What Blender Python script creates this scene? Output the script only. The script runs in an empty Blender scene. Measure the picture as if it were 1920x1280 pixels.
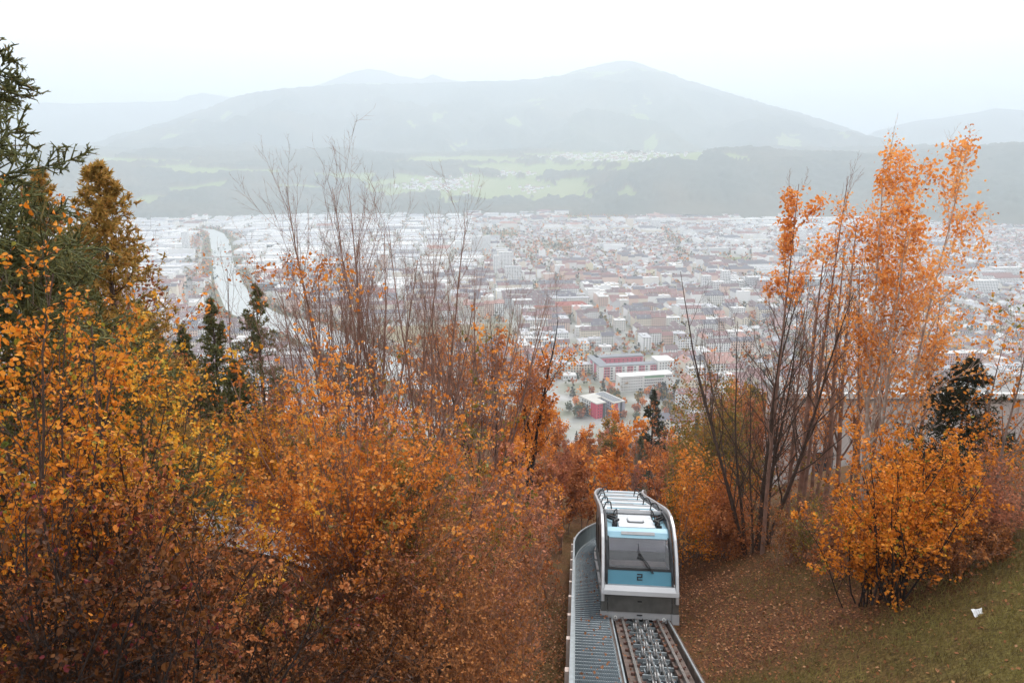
import bpy, math, random
import numpy as np
from mathutils import Vector, Matrix

# ------------------------------------------------------------------ camera, sky, sun, exposure
scene = bpy.context.scene
COL = scene.collection
F_PX, PITCH = 1400.0, math.radians(13.65)          # focal length in pixels of a 1920 px wide frame
cd = bpy.data.cameras.new("camera")
cam = bpy.data.objects.new("camera", cd)
COL.objects.link(cam)
cd.sensor_width = 36.0
cd.lens = 36.0 * F_PX / 1920.0
cd.clip_start, cd.clip_end = 0.1, 60000.0
cam.location = (0, 0, 0)
cam.rotation_euler = (math.pi / 2 - PITCH, 0, 0)
scene.camera = cam

SUN_EL, SUN_AZ = math.radians(42), math.radians(20)
world = bpy.data.worlds.new("World")
scene.world = world
world.use_nodes = True
wn, wl = world.node_tree.nodes, world.node_tree.links
wn.clear()
w_out = wn.new("ShaderNodeOutputWorld")
w_bg = wn.new("ShaderNodeBackground")
w_sky = wn.new("ShaderNodeTexSky")
w_sky.sky_type = 'NISHITA'
w_sky.sun_disc = False
w_sky.sun_elevation, w_sky.sun_rotation = SUN_EL, SUN_AZ
w_tc = wn.new("ShaderNodeTexCoord")
w_map = wn.new("ShaderNodeMapping")
w_map.inputs['Scale'].default_value = (1.0, 1.0, 5.0)
w_no = wn.new("ShaderNodeTexNoise")
w_no.inputs['Scale'].default_value = 1.6
w_no.inputs['Detail'].default_value = 5
w_rp = wn.new("ShaderNodeValToRGB")                 # thin overcast: pale grey and white cloud
w_rp.color_ramp.elements[0].position, w_rp.color_ramp.elements[0].color = 0.32, (0.90, 0.90, 0.91, 1)
w_rp.color_ramp.elements[1].position, w_rp.color_ramp.elements[1].color = 0.62, (1, 1, 1, 1)
w_gain = wn.new("ShaderNodeVectorMath"); w_gain.operation = 'SCALE'
w_gain.inputs['Scale'].default_value = 10.5
w_mix = wn.new("ShaderNodeMixRGB")
w_mix.inputs['Fac'].default_value = 0.93            # share of the cloud deck over the blue
wl.new(w_tc.outputs['Generated'], w_map.inputs['Vector'])
wl.new(w_map.outputs['Vector'], w_no.inputs['Vector'])
wl.new(w_no.outputs['Fac'], w_rp.inputs['Fac'])
wl.new(w_rp.outputs['Color'], w_gain.inputs[0])
wl.new(w_sky.outputs['Color'], w_mix.inputs['Color1'])
wl.new(w_gain.outputs['Vector'], w_mix.inputs['Color2'])
wl.new(w_mix.outputs['Color'], w_bg.inputs['Color'])
w_bg.inputs['Strength'].default_value = 0.10
wl.new(w_bg.outputs['Background'], w_out.inputs['Surface'])

sd = bpy.data.lights.new("sun", 'SUN')
sd.energy, sd.angle, sd.color = 1.5, math.radians(12), (1.0, 0.96, 0.91)
sun = bpy.data.objects.new("sun", sd)
COL.objects.link(sun)
S = Vector((math.sin(SUN_AZ) * math.cos(SUN_EL), math.cos(SUN_AZ) * math.cos(SUN_EL), math.sin(SUN_EL)))
sun.rotation_euler = S.to_track_quat('Z', 'Y').to_euler()

vs = scene.view_settings
vs.view_transform, vs.look, vs.exposure, vs.gamma, vs.use_curve_mapping = 'Standard', 'None', 0.93, 1.0, False
scene.render.engine = 'CYCLES'
cy = scene.cycles
cy.use_denoising = True
cy.max_bounces, cy.diffuse_bounces, cy.glossy_bounces = 8, 3, 3
cy.transmission_bounces, cy.transparent_max_bounces, cy.volume_bounces = 4, 8, 2

# ------------------------------------------------------------------ helpers
SP, CP = math.sin(PITCH), math.cos(PITCH)
def ray(px, py):
    u, v = (px - 960) / F_PX, (640 - py) / F_PX
    return np.array([u, CP + v * SP, -SP + v * CP])      # unit depth along the camera axis
def pix(px, py, depth): return ray(px, py) * depth
def pix_z(px, py, z):
    r = ray(px, py)
    return r * (z / r[2])
def project(P):
    P = np.asarray(P, float)
    dep = P[..., 1] * CP - P[..., 2] * SP
    up = P[..., 1] * SP + P[..., 2] * CP
    return 960 + F_PX * P[..., 0] / dep, 640 - F_PX * up / dep, dep

def hash2(i, j, seed):
    h = (i.astype(np.int64) * 374761393 + j.astype(np.int64) * 668265263 + seed * 974711) & 0x7fffffff
    h = ((h ^ (h >> 13)) * 1274126177) & 0x7fffffff
    return ((h ^ (h >> 16)) & 0xffff) / 65535.0
def vnoise(x, y, seed=0):
    x, y = np.asarray(x, float), np.asarray(y, float)
    i, j = np.floor(x), np.floor(y)
    fx, fy = x - i, y - j
    fx, fy = fx * fx * (3 - 2 * fx), fy * fy * (3 - 2 * fy)
    a, b = hash2(i, j, seed), hash2(i + 1, j, seed)
    c, d = hash2(i, j + 1, seed), hash2(i + 1, j + 1, seed)
    return (a * (1 - fx) + b * fx) * (1 - fy) + (c * (1 - fx) + d * fx) * fy
def fbm(x, y, seed=0, octv=4):
    s, a, t = 0, 0.5, 0
    for o in range(octv):
        s = s + a * vnoise(x * 2 ** o + 17.3 * o, y * 2 ** o - 9.1 * o, seed + o); t += a; a *= 0.5
    return s / t
def sstep(a, b, x):
    t = np.clip((np.asarray(x, float) - a) / (b - a), 0, 1)
    return t * t * (3 - 2 * t)

class MB:
    """collects faces; build() links them as one mesh object"""
    def __init__(s): s.v, s.f, s.n = [], [], 0
    def add(s, V, Fc, mat=0, tint=None):
        V = np.asarray(V, float).reshape(-1, 3); Fc = np.asarray(Fc, np.int64)
        if len(Fc) == 0: return
        t = np.full(len(Fc), 0.5) if tint is None else np.broadcast_to(np.asarray(tint, float), (len(Fc),))
        s.v.append(V); s.f.append((Fc + s.n, np.full(len(Fc), mat), t)); s.n += len(V)
    def box(s, c, size, ax=None, mat=0, tint=None):
        """box at centre c, full size; ax: 3x3 rows = local axes"""
        h = np.array(size, float) / 2
        sg = np.array([[-1,-1,-1],[1,-1,-1],[1,1,-1],[-1,1,-1],[-1,-1,1],[1,-1,1],[1,1,1],[-1,1,1]], float) * h
        if ax is not None: sg = sg @ np.asarray(ax)
        s.add(sg + np.asarray(c, float), [[0,3,2,1],[4,5,6,7],[0,1,5,4],[1,2,6,5],[2,3,7,6],[3,0,4,7]], mat, tint)
    def tube(s, P, R, sides=6, mat=0, cap=True):
        P = np.asarray(P, float)[None]; R = np.broadcast_to(np.asarray(R, float), P.shape[:2])
        s.tubes(P, R, sides, mat, cap)
    def tubes(s, P, R, sides=3, mat=0, cap=False, tint=None):
        B, n, _ = P.shape
        if B == 0: return
        T = np.gradient(P, axis=1)
        T /= np.linalg.norm(T, axis=2, keepdims=True) + 1e-9
        ref = np.where(np.abs(T[:, :1, 2:3]) > 0.9, np.array([[[1., 0, 0]]]), np.array([[[0, 0, 1.]]]))
        U = np.cross(T, np.broadcast_to(ref, T.shape)); U /= np.linalg.norm(U, axis=2, keepdims=True) + 1e-9
        W = np.cross(T, U)
        a = np.arange(sides) * 2 * np.pi / sides
        V = P[:, :, None] + R[:, :, None, None] * (np.cos(a)[None, None, :, None] * U[:, :, None] + np.sin(a)[None, None, :, None] * W[:, :, None])
        idx = np.arange(B * n * sides).reshape(B, n, sides)
        nx = np.roll(idx, -1, axis=2)
        Fq = np.stack([idx[:, :-1], nx[:, :-1], nx[:, 1:], idx[:, 1:]], -1).reshape(-1, 4)
        if tint is not None: tint = np.repeat(np.asarray(tint), (n - 1) * sides)
        s.add(V.reshape(-1, 3), Fq, mat, tint)
        if cap and B == 1 and sides > 2:
            s.add(V[0, 0], [list(range(sides))[::-1]], mat); s.add(V[0, -1], [list(range(sides))], mat)
    def loft(s, rings, mat=0, closed=True, cap=True):
        """rings: k x m x 3"""
        R = np.asarray(rings, float); k, m = R.shape[:2]
        idx = np.arange(k * m).reshape(k, m)
        a = idx if closed else idx[:, :-1]
        b = np.roll(idx, -1, axis=1) if closed else idx[:, 1:]
        s.add(R.reshape(-1, 3), np.stack([a[:-1], b[:-1], b[1:], a[1:]], -1).reshape(-1, 4), mat)
        if cap and closed:
            s.add(R[0], [list(range(m))[::-1]], mat); s.add(R[-1], [list(range(m))], mat)
    def mesh(s, name, mats, smooth=False):
        me = bpy.data.meshes.new(name)
        V = np.concatenate(s.v) if s.v else np.zeros((0, 3))
        loops, tot, mi, ti = [], [], [], []
        for Fc, m, t in s.f:
            loops.append(Fc.ravel()); tot.append(np.full(len(Fc), Fc.shape[1])); mi.append(m); ti.append(t)
        loops, tot, mi, ti = (np.concatenate(q) for q in (loops, tot, mi, ti))
        me.vertices.add(len(V)); me.vertices.foreach_set("co", V.astype(np.float32).ravel())
        me.loops.add(len(loops)); me.loops.foreach_set("vertex_index", loops.astype(np.int32))
        me.polygons.add(len(tot))
        st = np.concatenate([[0], np.cumsum(tot)[:-1]])
        me.polygons.foreach_set("loop_start", st.astype(np.int32))
        me.polygons.foreach_set("loop_total", tot.astype(np.int32))
        me.polygons.foreach_set("material_index", mi.astype(np.int32))
        me.polygons.foreach_set("use_smooth", np.full(len(tot), smooth))
        at = me.attributes.new("tint", 'FLOAT', 'FACE'); at.data.foreach_set("value", ti.astype(np.float32))
        for m in (mats if isinstance(mats, (list, tuple)) else [mats]): me.materials.append(m)
        me.update(calc_edges=True)
        return me
    def build(s, name, mats, parent=None, smooth=False, kind=None):
        return link(name, s.mesh(name, mats, smooth), parent, kind)

def link(name, data, parent=None, kind=None, loc=None):
    o = bpy.data.objects.new(name, data); COL.objects.link(o)
    if parent is not None: o.parent = parent
    if kind: o["kind"] = kind
    if loc is not None: o.location = loc
    return o
def tag(o, label, cat, group=None):
    o["label"] = label; o["category"] = cat
    if group: o["group"] = group
    return o
def thing(name, label, cat, loc=(0, 0, 0), group=None, rz=0.0):
    o = link(name, None, loc=tuple(float(a) for a in loc)); o.rotation_euler = (0, 0, rz)
    o.empty_display_size = 0.2
    return tag(o, label, cat, group)
def copy_tree(o, parent=None):
    c = o.copy(); COL.objects.link(c)
    if parent is not None: c.parent = parent
    for ch in list(o.children): copy_tree(ch, c)
    return c

# ------------------------------------------------------------------ materials
def mat(name, col, rough=0.8, var=0.15, scale=3.0, metal=0.0, spec=0.3, bump=0.0, bscale=None, col2=None, detail=4):
    m = bpy.data.materials.new(name); m.use_nodes = True
    n, l = m.node_tree.nodes, m.node_tree.links
    b = n["Principled BSDF"]
    b.inputs['Roughness'].default_value = rough; b.inputs['Metallic'].default_value = metal
    b.inputs['Specular IOR Level'].default_value = spec
    tc = n.new("ShaderNodeTexCoord"); no = n.new("ShaderNodeTexNoise"); rp = n.new("ShaderNodeValToRGB")
    no.inputs['Scale'].default_value = scale; no.inputs['Detail'].default_value = detail
    c = np.array(col); c2 = np.array(col2) if col2 is not None else c * (1 + var)
    c1 = c if col2 is not None else c * (1 - var)
    rp.color_ramp.elements[0].position, rp.color_ramp.elements[1].position = 0.35, 0.65
    rp.color_ramp.elements[0].color = (*c1, 1); rp.color_ramp.elements[1].color = (*np.clip(c2, 0, 1), 1)
    l.new(tc.outputs['Object'], no.inputs['Vector']); l.new(no.outputs['Fac'], rp.inputs['Fac'])
    l.new(rp.outputs['Color'], b.inputs['Base Color'])
    if bump:
        bn = n.new("ShaderNodeTexNoise"); bp = n.new("ShaderNodeBump")
        bn.inputs['Scale'].default_value = bscale or scale * 4; bn.inputs['Detail'].default_value = 6
        l.new(tc.outputs['Object'], bn.inputs['Vector']); l.new(bn.outputs['Fac'], bp.inputs['Height'])
        bp.inputs['Strength'].default_value = bump; l.new(bp.outputs['Normal'], b.inputs['Normal'])
    return m
def tint_mat(name, stops, rough=0.6, trans=0.0, spec=0.25):
    """colour picked per face by the 'tint' attribute (each leaf, roof or wall has its own colour)"""
    m = bpy.data.materials.new(name); m.use_nodes = True
    n, l = m.node_tree.nodes, m.node_tree.links
    b = n["Principled BSDF"]; out = n["Material Output"]
    b.inputs['Roughness'].default_value = rough; b.inputs['Specular IOR Level'].default_value = spec
    a = n.new("ShaderNodeAttribute"); a.attribute_name = "tint"
    rp = n.new("ShaderNodeValToRGB"); el = rp.color_ramp.elements
    while len(el) < len(stops): el.new(0.5)
    for e, (p, c) in zip(el, stops): e.position, e.color = p, (*c, 1)
    l.new(a.outputs['Fac'], rp.inputs['Fac']); l.new(rp.outputs['Color'], b.inputs['Base Color'])
    if trans:
        t = n.new("ShaderNodeBsdfTranslucent"); mx = n.new("ShaderNodeMixShader")
        mx.inputs['Fac'].default_value = trans
        l.new(rp.outputs['Color'], t.inputs['Color'])
        l.new(b.outputs['BSDF'], mx.inputs[1]); l.new(t.outputs['BSDF'], mx.inputs[2])
        l.new(mx.outputs['Shader'], out.inputs['Surface'])
    return m
# ------------------------------------------------------------------ terrain
VALLEY = -250.0
TR_DIR = ray(1080, 847); TR_DIR /= np.linalg.norm(TR_DIR)           # track: straight down the slope
TR_LAT = np.array([TR_DIR[1], -TR_DIR[0], 0]); TR_LAT /= np.linalg.norm(TR_LAT)
TR_NRM = np.cross(TR_LAT, TR_DIR)
TR_P0 = pix(1199, 1166, 24.0)
CURVE0, CURVE_R = 11.0, 46.0
def track_path(s):
    """centre, tangent, lateral and normal of the track at arc length s; bends gently after CURVE0"""
    if s <= CURVE0: return TR_P0 + s * TR_DIR, TR_DIR, TR_LAT, TR_NRM
    a = (s - CURVE0) / CURVE_R
    p = TR_P0 + CURVE0 * TR_DIR + CURVE_R * (math.sin(a) * TR_DIR + (1 - math.cos(a)) * TR_LAT)
    t = math.cos(a) * TR_DIR + math.sin(a) * TR_LAT
    return p, t, math.cos(a) * TR_LAT - math.sin(a) * TR_DIR, TR_NRM
def tp(s, w, n):
    p, t, la, nr = track_path(s)
    return p + w * la + n * nr
SLOPE = -TR_DIR[2] / TR_DIR[1]
def track_z(y): return TR_P0[2] - SLOPE * (y - TR_P0[1])
def track_x(y):
    y = np.asarray(y, float)
    yc = TR_P0[1] + CURVE0 * TR_DIR[1]
    k = TR_DIR[0] / TR_DIR[1]
    dy = np.maximum(y - yc, 0)
    return TR_P0[0] + k * (y - TR_P0[1]) + np.minimum(dy * dy / (2 * 48), 6 + dy * 0.12)
def ground(x, y):
    x, y = np.asarray(x, float), np.asarray(y, float)
    d = x - track_x(y)
    rr = 7.0 * np.tanh(0.5 * np.maximum(d - 1.3, 0) / 7.0)
    ll = 8.0 * np.tanh(0.35 * np.maximum(-d - 2.2, 0) / 8.0)
    z = track_z(y) - 0.3 + rr + ll
    off = sstep(0.6, 3.0, np.abs(d + 0.5) - 1.5)
    z = z + off * (fbm(x * 0.25, y * 0.25, 3) - 0.5) * 0.7 + off * (fbm(x * 1.3, y * 1.3, 9, 3) - 0.5) * 0.16
    z = z + (fbm(x / 60, y / 60, 5) - 0.5) * 10 * sstep(60, 160, y)
    return np.maximum(z, VALLEY - 1.5)

def axis(lo, hi, step, far_lo, far_hi, g=1.12):
    a = list(np.arange(lo, hi + 1e-6, step)); s = step; x = a[-1]
    while x < far_hi: s = min(s * g, 14); x += s; a.append(x)
    s, x, b = step, a[0], []
    while x > far_lo: s = min(s * g, 14); x -= s; b.append(x)
    return np.array(b[::-1] + a)
gx, gy = axis(-26, 32, 0.34, -620, 620), axis(3, 48, 0.32, -6, 640)
X, Y = np.meshgrid(gx, gy)
Z = ground(X, Y)
def grid_faces(r, c):
    i = np.arange(r * c).reshape(r, c)
    return np.stack([i[:-1, :-1], i[:-1, 1:], i[1:, 1:], i[1:, :-1]], -1).reshape(-1, 4)

m_hill = bpy.data.materials.new("slope_turf"); m_hill.use_nodes = True
n, l = m_hill.node_tree.nodes, m_hill.node_tree.links
b = n["Principled BSDF"]; b.inputs['Roughness'].default_value = 0.95; b.inputs['Specular IOR Level'].default_value = 0.1
tc = n.new("ShaderNodeTexCoord"); at = n.new("ShaderNodeAttribute"); at.attribute_name = "litter"
nA = n.new("ShaderNodeTexNoise"); nA.inputs['Scale'].default_value = 14; nA.inputs['Detail'].default_value = 8
nB = n.new("ShaderNodeTexNoise"); nB.inputs['Scale'].default_value = 2.2; nB.inputs['Detail'].default_value = 6
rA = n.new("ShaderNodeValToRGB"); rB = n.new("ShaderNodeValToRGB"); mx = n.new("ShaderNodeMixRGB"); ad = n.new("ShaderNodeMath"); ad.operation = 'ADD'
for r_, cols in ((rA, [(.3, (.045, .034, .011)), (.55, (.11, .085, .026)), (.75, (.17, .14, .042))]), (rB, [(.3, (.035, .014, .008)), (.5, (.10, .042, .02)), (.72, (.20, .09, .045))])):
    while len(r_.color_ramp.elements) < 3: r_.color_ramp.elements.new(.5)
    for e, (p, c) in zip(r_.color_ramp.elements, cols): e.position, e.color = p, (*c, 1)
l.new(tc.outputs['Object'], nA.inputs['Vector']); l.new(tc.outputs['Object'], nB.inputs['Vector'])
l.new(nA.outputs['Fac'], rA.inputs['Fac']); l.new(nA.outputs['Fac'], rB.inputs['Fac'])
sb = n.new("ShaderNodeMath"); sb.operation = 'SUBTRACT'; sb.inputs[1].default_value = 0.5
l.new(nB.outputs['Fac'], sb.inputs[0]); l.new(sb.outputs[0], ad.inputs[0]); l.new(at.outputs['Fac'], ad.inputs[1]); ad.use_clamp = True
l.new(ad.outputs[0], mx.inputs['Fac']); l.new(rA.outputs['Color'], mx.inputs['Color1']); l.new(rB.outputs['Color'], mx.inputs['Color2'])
l.new(mx.outputs['Color'], b.inputs['Base Color'])
bp = n.new("ShaderNodeBump"); bp.inputs['Strength'].default_value = 0.7; bp.inputs['Distance'].default_value = 0.05
l.new(nA.outputs['Fac'], bp.inputs['Height']); l.new(bp.outputs['Normal'], b.inputs['Normal'])

def litter(x, y):
    """how far fallen leaves cover the turf at a place, 0..1"""
    d = x - track_x(y)
    lit = -0.08 + 0.85 * sstep(14.5, 18.5, y - 0.25 * (d - 5)) + 0.40 * np.exp(-((d - 3.4 + 0.1 * (y - 14)) / 1.1) ** 2)
    lit = np.where(d < -1.5, 0.8, lit) + (fbm(x * 0.55, y * 0.55, 21) - 0.5) * 0.9
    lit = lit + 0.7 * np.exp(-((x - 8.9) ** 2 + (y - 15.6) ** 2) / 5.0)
    return np.clip(lit, 0, 1)
mb = MB(); mb.add(np.stack([X, Y, Z], -1), grid_faces(*X.shape))
hillside = mb.build("hillside", m_hill, kind="structure", smooth=True)
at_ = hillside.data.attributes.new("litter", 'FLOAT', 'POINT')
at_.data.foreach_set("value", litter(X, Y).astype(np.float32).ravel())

# the valley floor: one wide sheet, built-up grey and garden green
m_valley = mat("valley_ground", (.42, .41, .40), 0.9, scale=0.02, col2=(.20, .20, .14), detail=9)
mb = MB(); q = np.linspace(-24000, 24000, 9)
Xv, Yv = np.meshgrid(q, np.linspace(-3000, 24000, 9))
mb.add(np.stack([Xv, Yv, np.full_like(Xv, VALLEY)], -1), grid_faces(9, 9))
mb.build("valley_floor", m_valley, kind="structure")

# ------------------------------------------------------------------ mountains beyond the city
def az_el(px, py):
    r = ray(px, py); return math.atan2(r[0], r[1]), r[2] / math.hypot(r[0], r[1])
def sil(pts):
    a = np.array([az_el(*p) for p in pts]); o = np.argsort(a[:, 0]); return a[o, 0], a[o, 1]
m_forest = bpy.data.materials.new("mountain_land"); m_forest.use_nodes = True
n, l = m_forest.node_tree.nodes, m_forest.node_tree.links
b = n["Principled BSDF"]; b.inputs['Roughness'].default_value = 1.0; b.inputs['Specular IOR Level'].default_value = 0.05
at = n.new("ShaderNodeAttribute"); at.attribute_name = "cover"; tc = n.new("ShaderNodeTexCoord")
no = n.new("ShaderNodeTexNoise"); no.inputs['Scale'].default_value = 0.012; no.inputs['Detail'].default_value = 10; no.inputs['Roughness'].default_value = 0.7
ad = n.new("ShaderNodeMath"); ad.operation = 'MULTIPLY_ADD'; ad.inputs[1].default_value = 0.12; 
rp = n.new("ShaderNodeValToRGB")
for p_, c_ in ((0.0, (.030, .045, .032)), (0.2, (.075, .085, .055)), (0.42, (.13, .115, .07)), (0.55, (.22, .27, .085)), (0.72, (.27, .29, .12)), (0.82, (.12, .12, .09)), (0.95, (.20, .185, .165))):
    e = rp.color_ramp.elements.new(p_); e.color = (*c_, 1)
rp.color_ramp.elements.remove(rp.color_ramp.elements[-1])
l.new(tc.outputs['Object'], no.inputs['Vector']); l.new(no.outputs['Fac'], ad.inputs[0]); l.new(at.outputs['Fac'], ad.inputs[2])
l.new(ad.outputs[0], rp.inputs['Fac']); l.new(rp.outputs['Color'], b.inputs['Base Color'])

def polar(name, a0, a1, na, Ds, hf, cf, kind="structure"):
    A, D = np.meshgrid(np.linspace(a0, a1, na), Ds)
    x, y = D * np.sin(A), D * np.cos(A)
    cov, z = cf(A, D, x, y), None
    z = hf(A, D, x, y, cov)
    mb = MB(); mb.add(np.stack([x, y, z], -1), grid_faces(*A.shape))
    o = mb.build(name, m_forest, kind=kind, smooth=True)
    t = o.data.attributes.new("cover", 'FLOAT', 'POINT'); t.data.foreach_set("value", cov.astype(np.float32).ravel())
    return o
RAD = math.radians
# wooded terraces and meadows right behind the city
def terr_h(A, D):
    x, y = D * np.sin(A), D * np.cos(A)
    dg = np.degrees(A)
    right = sstep(3, 9, dg); left = sstep(-6, -14, dg)
    dtop = 5700 - 900 * right - 300 * left
    foot = 3480 + 120 * np.sin(dg * 0.35) + 150 * left + 120 * right + 500 * (fbm(x / 420, x / 900 + 3, 131, 3) - .5)
    top = 40 - 5 * right + 5 * left
    z = VALLEY - 3 + (top - VALLEY) * sstep(foot - 200, dtop, D) ** (1 - 0.25 * right)
    z = z + (fbm(x / 700, y / 700, 31, 4) - 0.5) * 170 * sstep(foot, foot + 700, D) * (0.45 + 0.75 * left + 0.3 * right)
    return z + np.maximum(D - 5800, 0) * 0.05
FIELDS = [(925, 352, 190, 20), (760, 350, 75, 18), (1010, 318, 120, 9), (1160, 296, 170, 11), (1250, 287, 70, 7), (870, 300, 110, 6), (430, 322, 95, 5), (640, 331, 60, 6), (330, 318, 60, 4), (860, 384, 36, 4), (560, 352, 40, 4), (250, 302, 100, 4), (1500, 268, 38, 8)]
def terr_cover(A, D, x, y):
    z = terr_h(A, D)
    px, py, _ = project(np.stack([x, y, z], -1))
    wob = (fbm(x / 120, y / 160, 77, 5) - 0.5) * 1.5
    c = 0.05 + 0.38 * fbm(x / 260, y / 260, 41, 4) ** 1.5
    for k, (cx, cy_, rx, ry) in enumerate(FIELDS):
        e = np.sqrt(((px - cx) / rx) ** 2 + ((py - cy_) / ry) ** 2) + wob * 1.1
        c = np.where(e < 1, 0.5 + 0.15 * vnoise(x / 150, y / 190, 52), np.where((e < 1.25) & (vnoise(x / 45, y / 60, 54) > .5), .47, c))
    wood = fbm(x / 330, y / 330, 63, 4)
    return np.where((wood > 0.62) & (D < 4300) & (A < -.05), 0.46 + 0.1 * wob, c)
def terr_full(A, D, x, y, cov):
    z = terr_h(A, D)
    return z + np.where(cov < 0.42, 9 + 17 * vnoise(x / 17, y / 17, 88) + 22 * (fbm(x / 60, y / 60, 87) - .4), 0) * sstep(3500, 3650, D)
polar("hill_terrace", RAD(-48), RAD(48), 700, np.concatenate([np.arange(3400, 4800, 22), np.arange(4800, 6500, 50)]), terr_full, terr_cover)

mainA, mainE = sil([(-200, 330), (60, 300), (200, 262), (300, 236), (380, 208), (440, 184), (480, 174), (560, 166), (640, 160), (760, 158), (850, 156), (910, 154), (960, 152), (1000, 150), (1050, 141), (1100, 126), (1140, 116), (1170, 113), (1200, 118), (1240, 133), (1290, 152), (1400, 186), (1500, 214), (1570, 236), (1650, 266), (1720, 292), (1800, 312), (2000, 330), (2200, 340)])
def main_h(A, D, x, y, cov):
    dr = 9200 + 500 * np.sin(A * 7 + 1)
    zr = np.interp(A, mainA, mainE) * dr
    t = (D - 5600) / (dr - 5600)
    z0 = -60.0
    z = z0 + (zr - z0) * np.where(t < 1, np.clip(t, 0, 1) ** 1.12, 1 - (t - 1) * 1.3)
    gul = 1 - np.abs(2 * fbm(x / 900, y / 1500, 12, 5) - 1)
    w = np.clip(4 * t * (1 - t), 0, 1)
    return z + w * ((gul - 0.75) * 420 + (fbm(x / 300, y / 300, 14) - .5) * 90) + (cov < 0.42) * 22 * vnoise(x / 28, y / 28, 8) * np.clip(t * 8, 0, 1) + (fbm(x / 120, y / 120, 15) - .5) * 22 * (t > 0.8)
def main_c(A, D, x, y):
    t = (D - 5600) / 3600
    zr = np.interp(A, mainA, mainE) * 9000
    h = t * zr
    c = 0.01 + 0.42 * fbm(x / 420, y / 420, 16, 5) ** 1.4
    mead = fbm(x / 230, y / 330, 18, 4)
    c = np.where((mead > 0.73) & (t < 0.75), 0.5, c)
    tree = sstep(930, 1120, h + 240 * (fbm(x / 260, y / 260, 19, 5) - 0.5))
    c = c * (1 - tree) + tree * (0.78 + 0.2 * fbm(x / 200, y / 200, 23))
    px, py, _ = project(np.stack([x, y, h], -1))
    q = np.sqrt(((px - 1478) / 34) ** 2 + ((py - 268) / 12) ** 2) + (fbm(x / 90, y / 90, 3) - .5)
    return np.where(q < 1, 0.66, c)
polar("mountain", RAD(-50), RAD(50), 580, np.linspace(5600, 10800, 120), main_h, main_c)
def far_range(name, pts, D0, seed, tl):
    fa, fe = sil(pts)
    def h(A, D, x, y, cov):
        zr = np.interp(A, fa, fe) * D0
        t = 1 - np.abs(D - D0) / 3000
        return -300 + (zr + 300) * np.clip(t, 0, 1) ** 0.9 + (fbm(x / 800, y / 800, seed, 5) - .5) * 260 * np.clip(4 * t * (1 - t), 0, 1) + (fbm(x / 200, y / 200, seed + 5) - .5) * 30
    def c(A, D, x, y):
        z = h(A, D, x, y, None)
        q = sstep(tl - 150, tl + 250, z + 300 * (fbm(x / 400, y / 400, seed + 9, 5) - .5)); return np.where(q > .3, .72 + .25 * q, .1 + .5 * q)
    polar(name, fa[0], fa[-1], 420, np.linspace(D0 - 2600, D0 + 2400, 50), h, c)
far_range("mountain_range", [(-300, 175), (-60, 180), (60, 190), (140, 193), (260, 190), (330, 187), (350, 180), (380, 174), (410, 177), (450, 186), (520, 200), (640, 240)], 12600, 50, 1050)
far_range("mountain_peaks", [(430, 215), (500, 190), (570, 164), (610, 152), (650, 136), (690, 126), (720, 131), (752, 141), (790, 146), (812, 137), (830, 144), (870, 152), (930, 156), (965, 151), (1010, 158), (1080, 170), (1150, 200)], 11000, 60, 950)
far_range("mountain_shoulder", [(1480, 320), (1560, 285), (1640, 247), (1680, 234), (1720, 226), (1780, 218), (1830, 211), (1868, 201), (1920, 204), (2000, 190), (2200, 170)], 11400, 70, 1500)

# ------------------------------------------------------------------ haze: even pale air round everything
HAZE_DENSITY = 2.15e-4
hm = bpy.data.materials.new("haze"); hm.use_nodes = True
n, l = hm.node_tree.nodes, hm.node_tree.links
n.remove(n["Principled BSDF"])
pv = n.new("ShaderNodeVolumePrincipled")
pv.inputs['Color'].default_value = (0.80, 0.88, 0.955, 1); pv.inputs['Density'].default_value = HAZE_DENSITY
pv.inputs['Anisotropy'].default_value = 0.0
l.new(pv.outputs['Volume'], n["Material Output"].inputs['Volume'])
mb = MB(); mb.box((0, 10000, 580), (49000, 28000, 1664))
mb.build("haze", hm, kind="stuff")
# ------------------------------------------------------------------ river, streets, fields on the valley floor
rng = np.random.default_rng(11)
def gnd(px, py, dz=0.0):
    p = pix_z(px, py, VALLEY + dz); return p
def sheet(name, pts, z, m, kind="structure"):
    mb = MB(); P = np.array([[p[0], p[1], VALLEY + z] for p in pts])
    mb.add(P, [list(range(len(P)))]); return mb.build(name, m, kind=kind)
def ribbon(name, L, R, z, m):
    mb = MB(); L, R = np.array(L)[:, :2], np.array(R)[:, :2]; k = len(L)
    V = np.concatenate([np.c_[L, np.full(k, VALLEY + z)], np.c_[R, np.full(k, VALLEY + z)]])
    mb.add(V, [[i, i + k, i + k + 1, i + 1] for i in range(k - 1)])
    return mb.build(name, m, kind="structure")
def dens(pts, k):
    a = np.array(pts, float); t = np.linspace(0, len(a) - 1, k)
    return np.stack([np.interp(t, range(len(a)), a[:, i]) for i in range(a.shape[1])], -1)
m_river = mat("river_water", (.42, .44, .425), 0.3, 0.06, 0.02, spec=0.5, bump=0.25, bscale=0.25)
m_asph = mat("asphalt", (.23, .22, .22), 0.9, 0.12, 0.05)
m_lane = mat("road_paint", (.72, .72, .70), 0.8, 0.05)
m_field = mat("field_grass", (.17, .19, .06), 0.95, 0.2, 0.03)
m_tan = mat("mown_field", (.25, .21, .12), 0.95, 0.12, 0.03)
m_bank = mat("river_bank_turf", (.13, .12, .06), 0.95, 0.3, 0.08)
RB = dens([(372, 428), (400, 430), (420, 438), (432, 455), (437, 490), (455, 530), (478, 566), (530, 592), (600, 605), (700, 648), (770, 686), (830, 718), (930, 765)], 60)
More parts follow.
